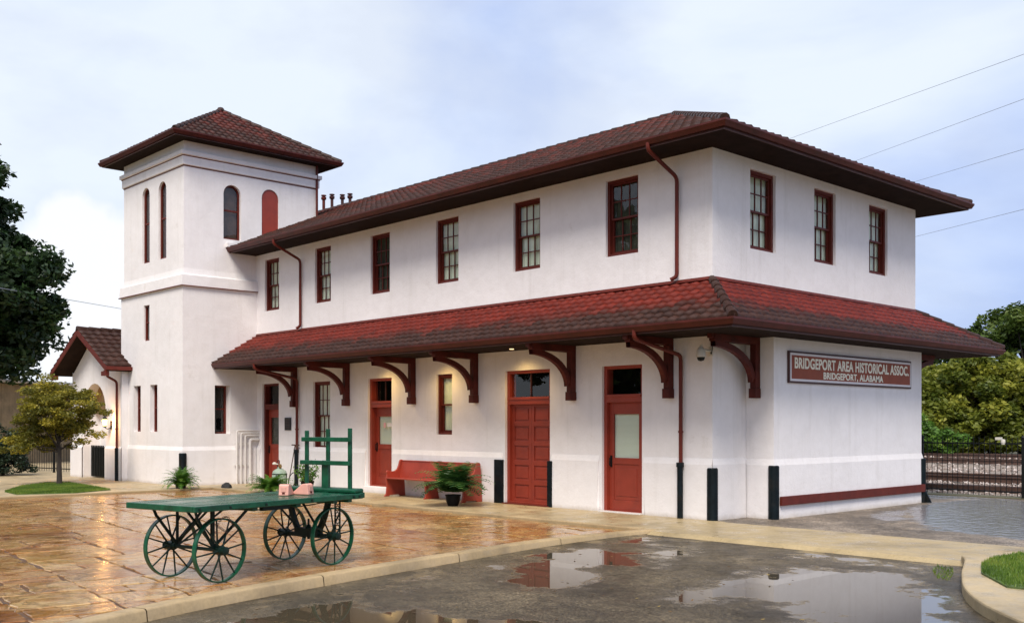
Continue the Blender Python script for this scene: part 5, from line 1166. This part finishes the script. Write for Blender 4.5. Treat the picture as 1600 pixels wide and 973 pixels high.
# a hedge-like row further off closes the view behind the fence
for k, (x, y, s_) in enumerate(((-24, 50, 1.0), (-4.5, 47, 1.05), (1.5, 49, 1.1), (7, 46, .95), (-19, 54, 1.2))):
    labs = ['dark background tree mostly hidden behind the station', 'background tree beyond the right edge of the tracks', 'wide background tree further right beyond the tracks', 'outermost background tree along the tracks', 'taller background tree behind the bushy trees']
    tree('woodland_tree', labs[k], (x, y, 0), [(0, 0, 3.2 * s_, 3.0, 3.0, 2.3 * s_), (1, 0, 2.0, 2.8, 2.8, 1.8)], 90, .16, 'leaf_olive', .2, 'bark_dark', (120, 180), (.7, 1.1), limbs=14, group='woodland behind the tracks')
# conifer bush at the left edge
tree('conifer_bush', 'dark low conifer bush at the left edge in front of the shed', (-25.0, -3.9, 0), [(0, 0, .35, .95, .95, .5), (0, 0, .75, .7, .7, .5), (0, 0, 1.2, .42, .42, .4), (-.8, -.6, .8, .9, .9, .9)], 170, .045, 'leaf_conifer', .06, 'bark_dark', (120, 180), (.16, .3), cat='bush', limbs=6, fork=.2)

# ================================================================ shed, left fence, right fence, tracks, wires
sh = empty('shed', (-33, -1, 0), 'weathered timber shed with a pale flat roof behind the maple', 'shed')
P0 = Vector((-31.5, -6.5, 0)); P1 = Vector((-36.8, 2.6, 0)); dv = (P1 - P0).normalized(); nv = Vector((dv.y, -dv.x, 0));  nv = nv if nv.dot(Vector((10, -14, 0)) - P0) > 0 else -nv
Ls = (P1 - P0).length; M = Matrix(((dv.x, -nv.x, 0, P0.x), (dv.y, -nv.y, 0, P0.y), (0, 0, 1, 0), (0, 0, 0, 1)))
mb = MB(); x = 0
while x < Ls:
    if not (3.4 < x < 4.6 and True): mb.box((x, 0 + random.uniform(0, .008), -.1), (x + .142, .05, 3.35 + random.uniform(-.02, .02)), M)
    else: mb.box((x, 0, 2.5), (x + .142, .05, 3.35), M)
    x += .15
mb.build('board_wall', 'shed_wood', sh)
mb = MB(); mb.box((0, .06, -.1), (Ls, .1, 3.3), M); mb.box((0, .1, -.1), (.1, 5, 3.3), M); mb.box((Ls - .1, .1, -.1), (Ls, 5, 3.3), M); mb.build('inner_wall', 'trim_dark', sh)
mb = MB(); mb.box((-.3, -.35, 3.38), (Ls + .3, 5.3, 3.50), M); mb.build('roof', 'conduit', sh, bevel=.02)
mb = MB(); mb.box((3.35, -.03, -.1), (4.65, -.002, 2.5), M); mb.build('door', 'bark_dark', sh)
def fence(name, p0, p1, h, gap, label, npost, post_h=None):
    root = empty(name, p0, label, 'fence'); OFF[root.name] = Vector(); d = Vector(p1) - Vector(p0); L_ = d.length; root.rotation_euler = (0, 0, math.atan2(d.y, d.x))
    for k in range(npost):
        x = L_ * k / (npost - 1); mb = MB(); mb.box((x - .03, -.03, -.1), (x + .03, .03, (post_h or h))); mb.lathe([(.045, (post_h or h)), (.045, (post_h or h) + .02), (.02, (post_h or h) + .05), (0, (post_h or h) + .07)], 8, Matrix.Translation((x, 0, 0))); mb.build('post', 'black', root)
    for z in (.12, h - .16):
        mb = MB(); mb.box((0, -.014, z), (L_, .014, z + .032)); mb.build('rail', 'black', root)
    seg = L_ / (npost - 1)
    for k in range(npost - 1):
        mb = MB(); n = int(seg / gap)
        for i in range(1, n):
            x = seg * (k + i / n); mb.box((x - .006, -.006, .04), (x + .006, .006, h)); 
        mb.build('picket_panel', 'black', root)
    return root
fence('iron_fence', (-5.2, 9.2, 0), (20, 9.35, 0), 1.36, .118, 'black iron picket fence between the wet pavement and the railway tracks', 12, 1.34)
fence('iron_fence', (-29.5, -2.7, 0), (-24.2, -1.6, 0), 1.0, .15, 'low black iron fence between the shed and the arched wing', 4, 1.05)
# light on the fence post
mb = MB(); mb.box((1.12, 9.10, 1.30), (1.24, 9.2, 1.36)); mb.lathe([(.035, 1.20), (.05, 1.25), (.045, 1.31), (.0, 1.32)], 10, Matrix.Translation((1.30, 9.08, 0))); tag(mb.build('fence_light', 'cream'), 'small cream lamp head fixed to the iron fence post', 'lamp')
def track(y, z, label, x0, x1, step):
    root = empty('railway_track', (0, y, z), label, 'railway track', group='railway tracks behind the station'); OFF[root.name] = Vector()
    prof = [(-.07, 0), (.07, 0), (.07, .012), (.012, .03), (.010, .12), (.036, .13), (.036, .165), (-.036, .165), (-.036, .13), (-.010, .12), (-.012, .03), (-.07, .012)]
    for s_ in (-.7175, .7175):
        mb = MB(); mb.prism([(p[0] + s_, p[1]) for p in prof], 'x', x0, x1); mb.build('rail', 'rust', root, world=False)
    mb = MB(); mb.box((-.11, -1.25, -.12), (.11, 1.25, .0)); t0 = mb.build('sleeper', 'sleeper', root, world=False, bevel=.01); xs_ = np.arange(x0 + .3, x1, step); t0.location.x = xs_[0]
    for x in xs_[1:98]: c = t0.copy(); col.objects.link(c); c.parent = root; c.location = (x, 0, 0); c.rotation_euler = (0, 0, random.uniform(-.02, .02))
track(13.7, .12, 'nearest railway track, its brown rails just behind the iron fence', -40, 26, .70)
track(26.6, .12, 'middle railway track on pale ballast', -50, 24, .78)
track(33.8, .12, 'farthest railway track, in front of the bushes', -50, 24, .78)
mb = MB()
for k in range(3): mb.prism([(10.55 + k * .16 - .06, .03), (10.55 + k * .16 + .06, .03), (10.55 + k * .16 + .012, .06), (10.55 + k * .16 + .03, .17), (10.55 + k * .16 - .03, .17), (10.55 + k * .16 - .012, .06)], 'x', -9, 1.9 - k * .3)
tag(mb.build('spare_rails', 'rust'), 'spare rusty rails lying side by side just behind the fence', 'rails')
def wire(p, q, sag, label):
    p = Vector(p); q = Vector(q); d = q - p; p = p - d * 2.2; q = q + d * .3; mb = MB()
    P_ = []
    for k in range(41): t_ = k / 40; v = p.lerp(q, t_); v.z -= sag * 4 * t_ * (1 - t_) - 0; P_.append(v)
    mb.tube(P_, .009, 4); tag(mb.build('utility_wire', 'wire'), label, 'wire', 'overhead wires')
wire((-4.26, 25.3, 15.37), (-21.5, 39.1, 18.74), 0, 'highest overhead wire at the upper right')
wire((-4.26, 25.3, 13.71), (-19.2, 41.5, 17.24), 0, 'second overhead wire from the top at the right')
wire((-4.26, 25.3, 11.85), (-16.64, 44.26, 16.08), 0, 'third overhead wire from the top, meeting the eave corner')
wire((-4.26, 25.3, 9.62), (-17.16, 43.71, 12.63), 0, 'lowest overhead wire at the right, below the upper eave')
mb = MB(); a = Vector((-30.23, -2.43, 6.7)); b_ = Vector((-49.0, 9.7, 8.43)); mb.tube([a - (b_ - a) * .8, a, b_, b_ + (b_ - a)], .014, 4); tag(mb.build('utility_wire', 'wire'), 'single thin wire crossing in front of the big dark tree', 'wire', 'overhead wires')

# ================================================================ across the lot, out of frame: what the window panes reflect
for k, (x, y, s_) in enumerate(((-34, -34, 1.15), (-25, -40, 1.0), (-16, -44, 1.2), (-44, -26, 1.1), (-6, -47, 1.05))):
    tree('roadside_tree', ['broad roadside tree, second from the west across the lot', 'shorter roadside tree in the middle of the row across the lot', 'tallest roadside tree of the row across the lot', 'westernmost roadside tree across the lot', 'easternmost roadside tree across the lot'][k], (x, y, -.1),
         [(0, 0, 7 * s_, 5.2, 5.2, 4.6 * s_), (1.5, 1, 10 * s_, 3.4, 3.4, 2.8 * s_)], 90, .5, 'leaf_olive', .35, 'bark_dark', (70, 100), (1.2, 2.0), limbs=12, group='trees across the parking lot')

n = 420; px_ = np.concatenate([rng.uniform(-12, 6, n // 2), rng.uniform(-.2, 8, n // 2)]); py_ = np.concatenate([rng.uniform(-11, -.3, n // 2), rng.uniform(-9, -2.2, n // 2)])
zz_ = np.where(py_ > -1.85, .004, np.where(px_ > np.array([curb_x(v) for v in py_]), -.055, -.036)); ok_ = np.abs(px_ - np.array([curb_x(v) for v in py_]) + .1) > .2
V = []; F = []
for x, y, z, k in zip(px_, py_, zz_, ok_):
    if not k or (x > 4.6 and y > -6.5) or (x > 0 and y > -2.2): continue
    a = rng.uniform(0, 6.28); s_ = rng.uniform(.012, .032); d = np.array([math.cos(a), math.sin(a), rng.uniform(-.2, .2)]) * s_; e_ = np.array([-math.sin(a), math.cos(a), rng.uniform(-.3, .3)]) * s_ * .5; c = np.array([x, y, z + .007]); i0 = len(V)
    V += [c - d, c + e_, c + d, c - e_]; F.append((i0, i0 + 1, i0 + 2, i0 + 3))
tag(fastmesh('fallen_leaves', np.array(V), np.array(F), 'leaf_litter', tint=rng.uniform(0, 1, len(F))), 'small fallen leaves scattered over the wet stones and asphalt', 'leaves', kind='stuff')
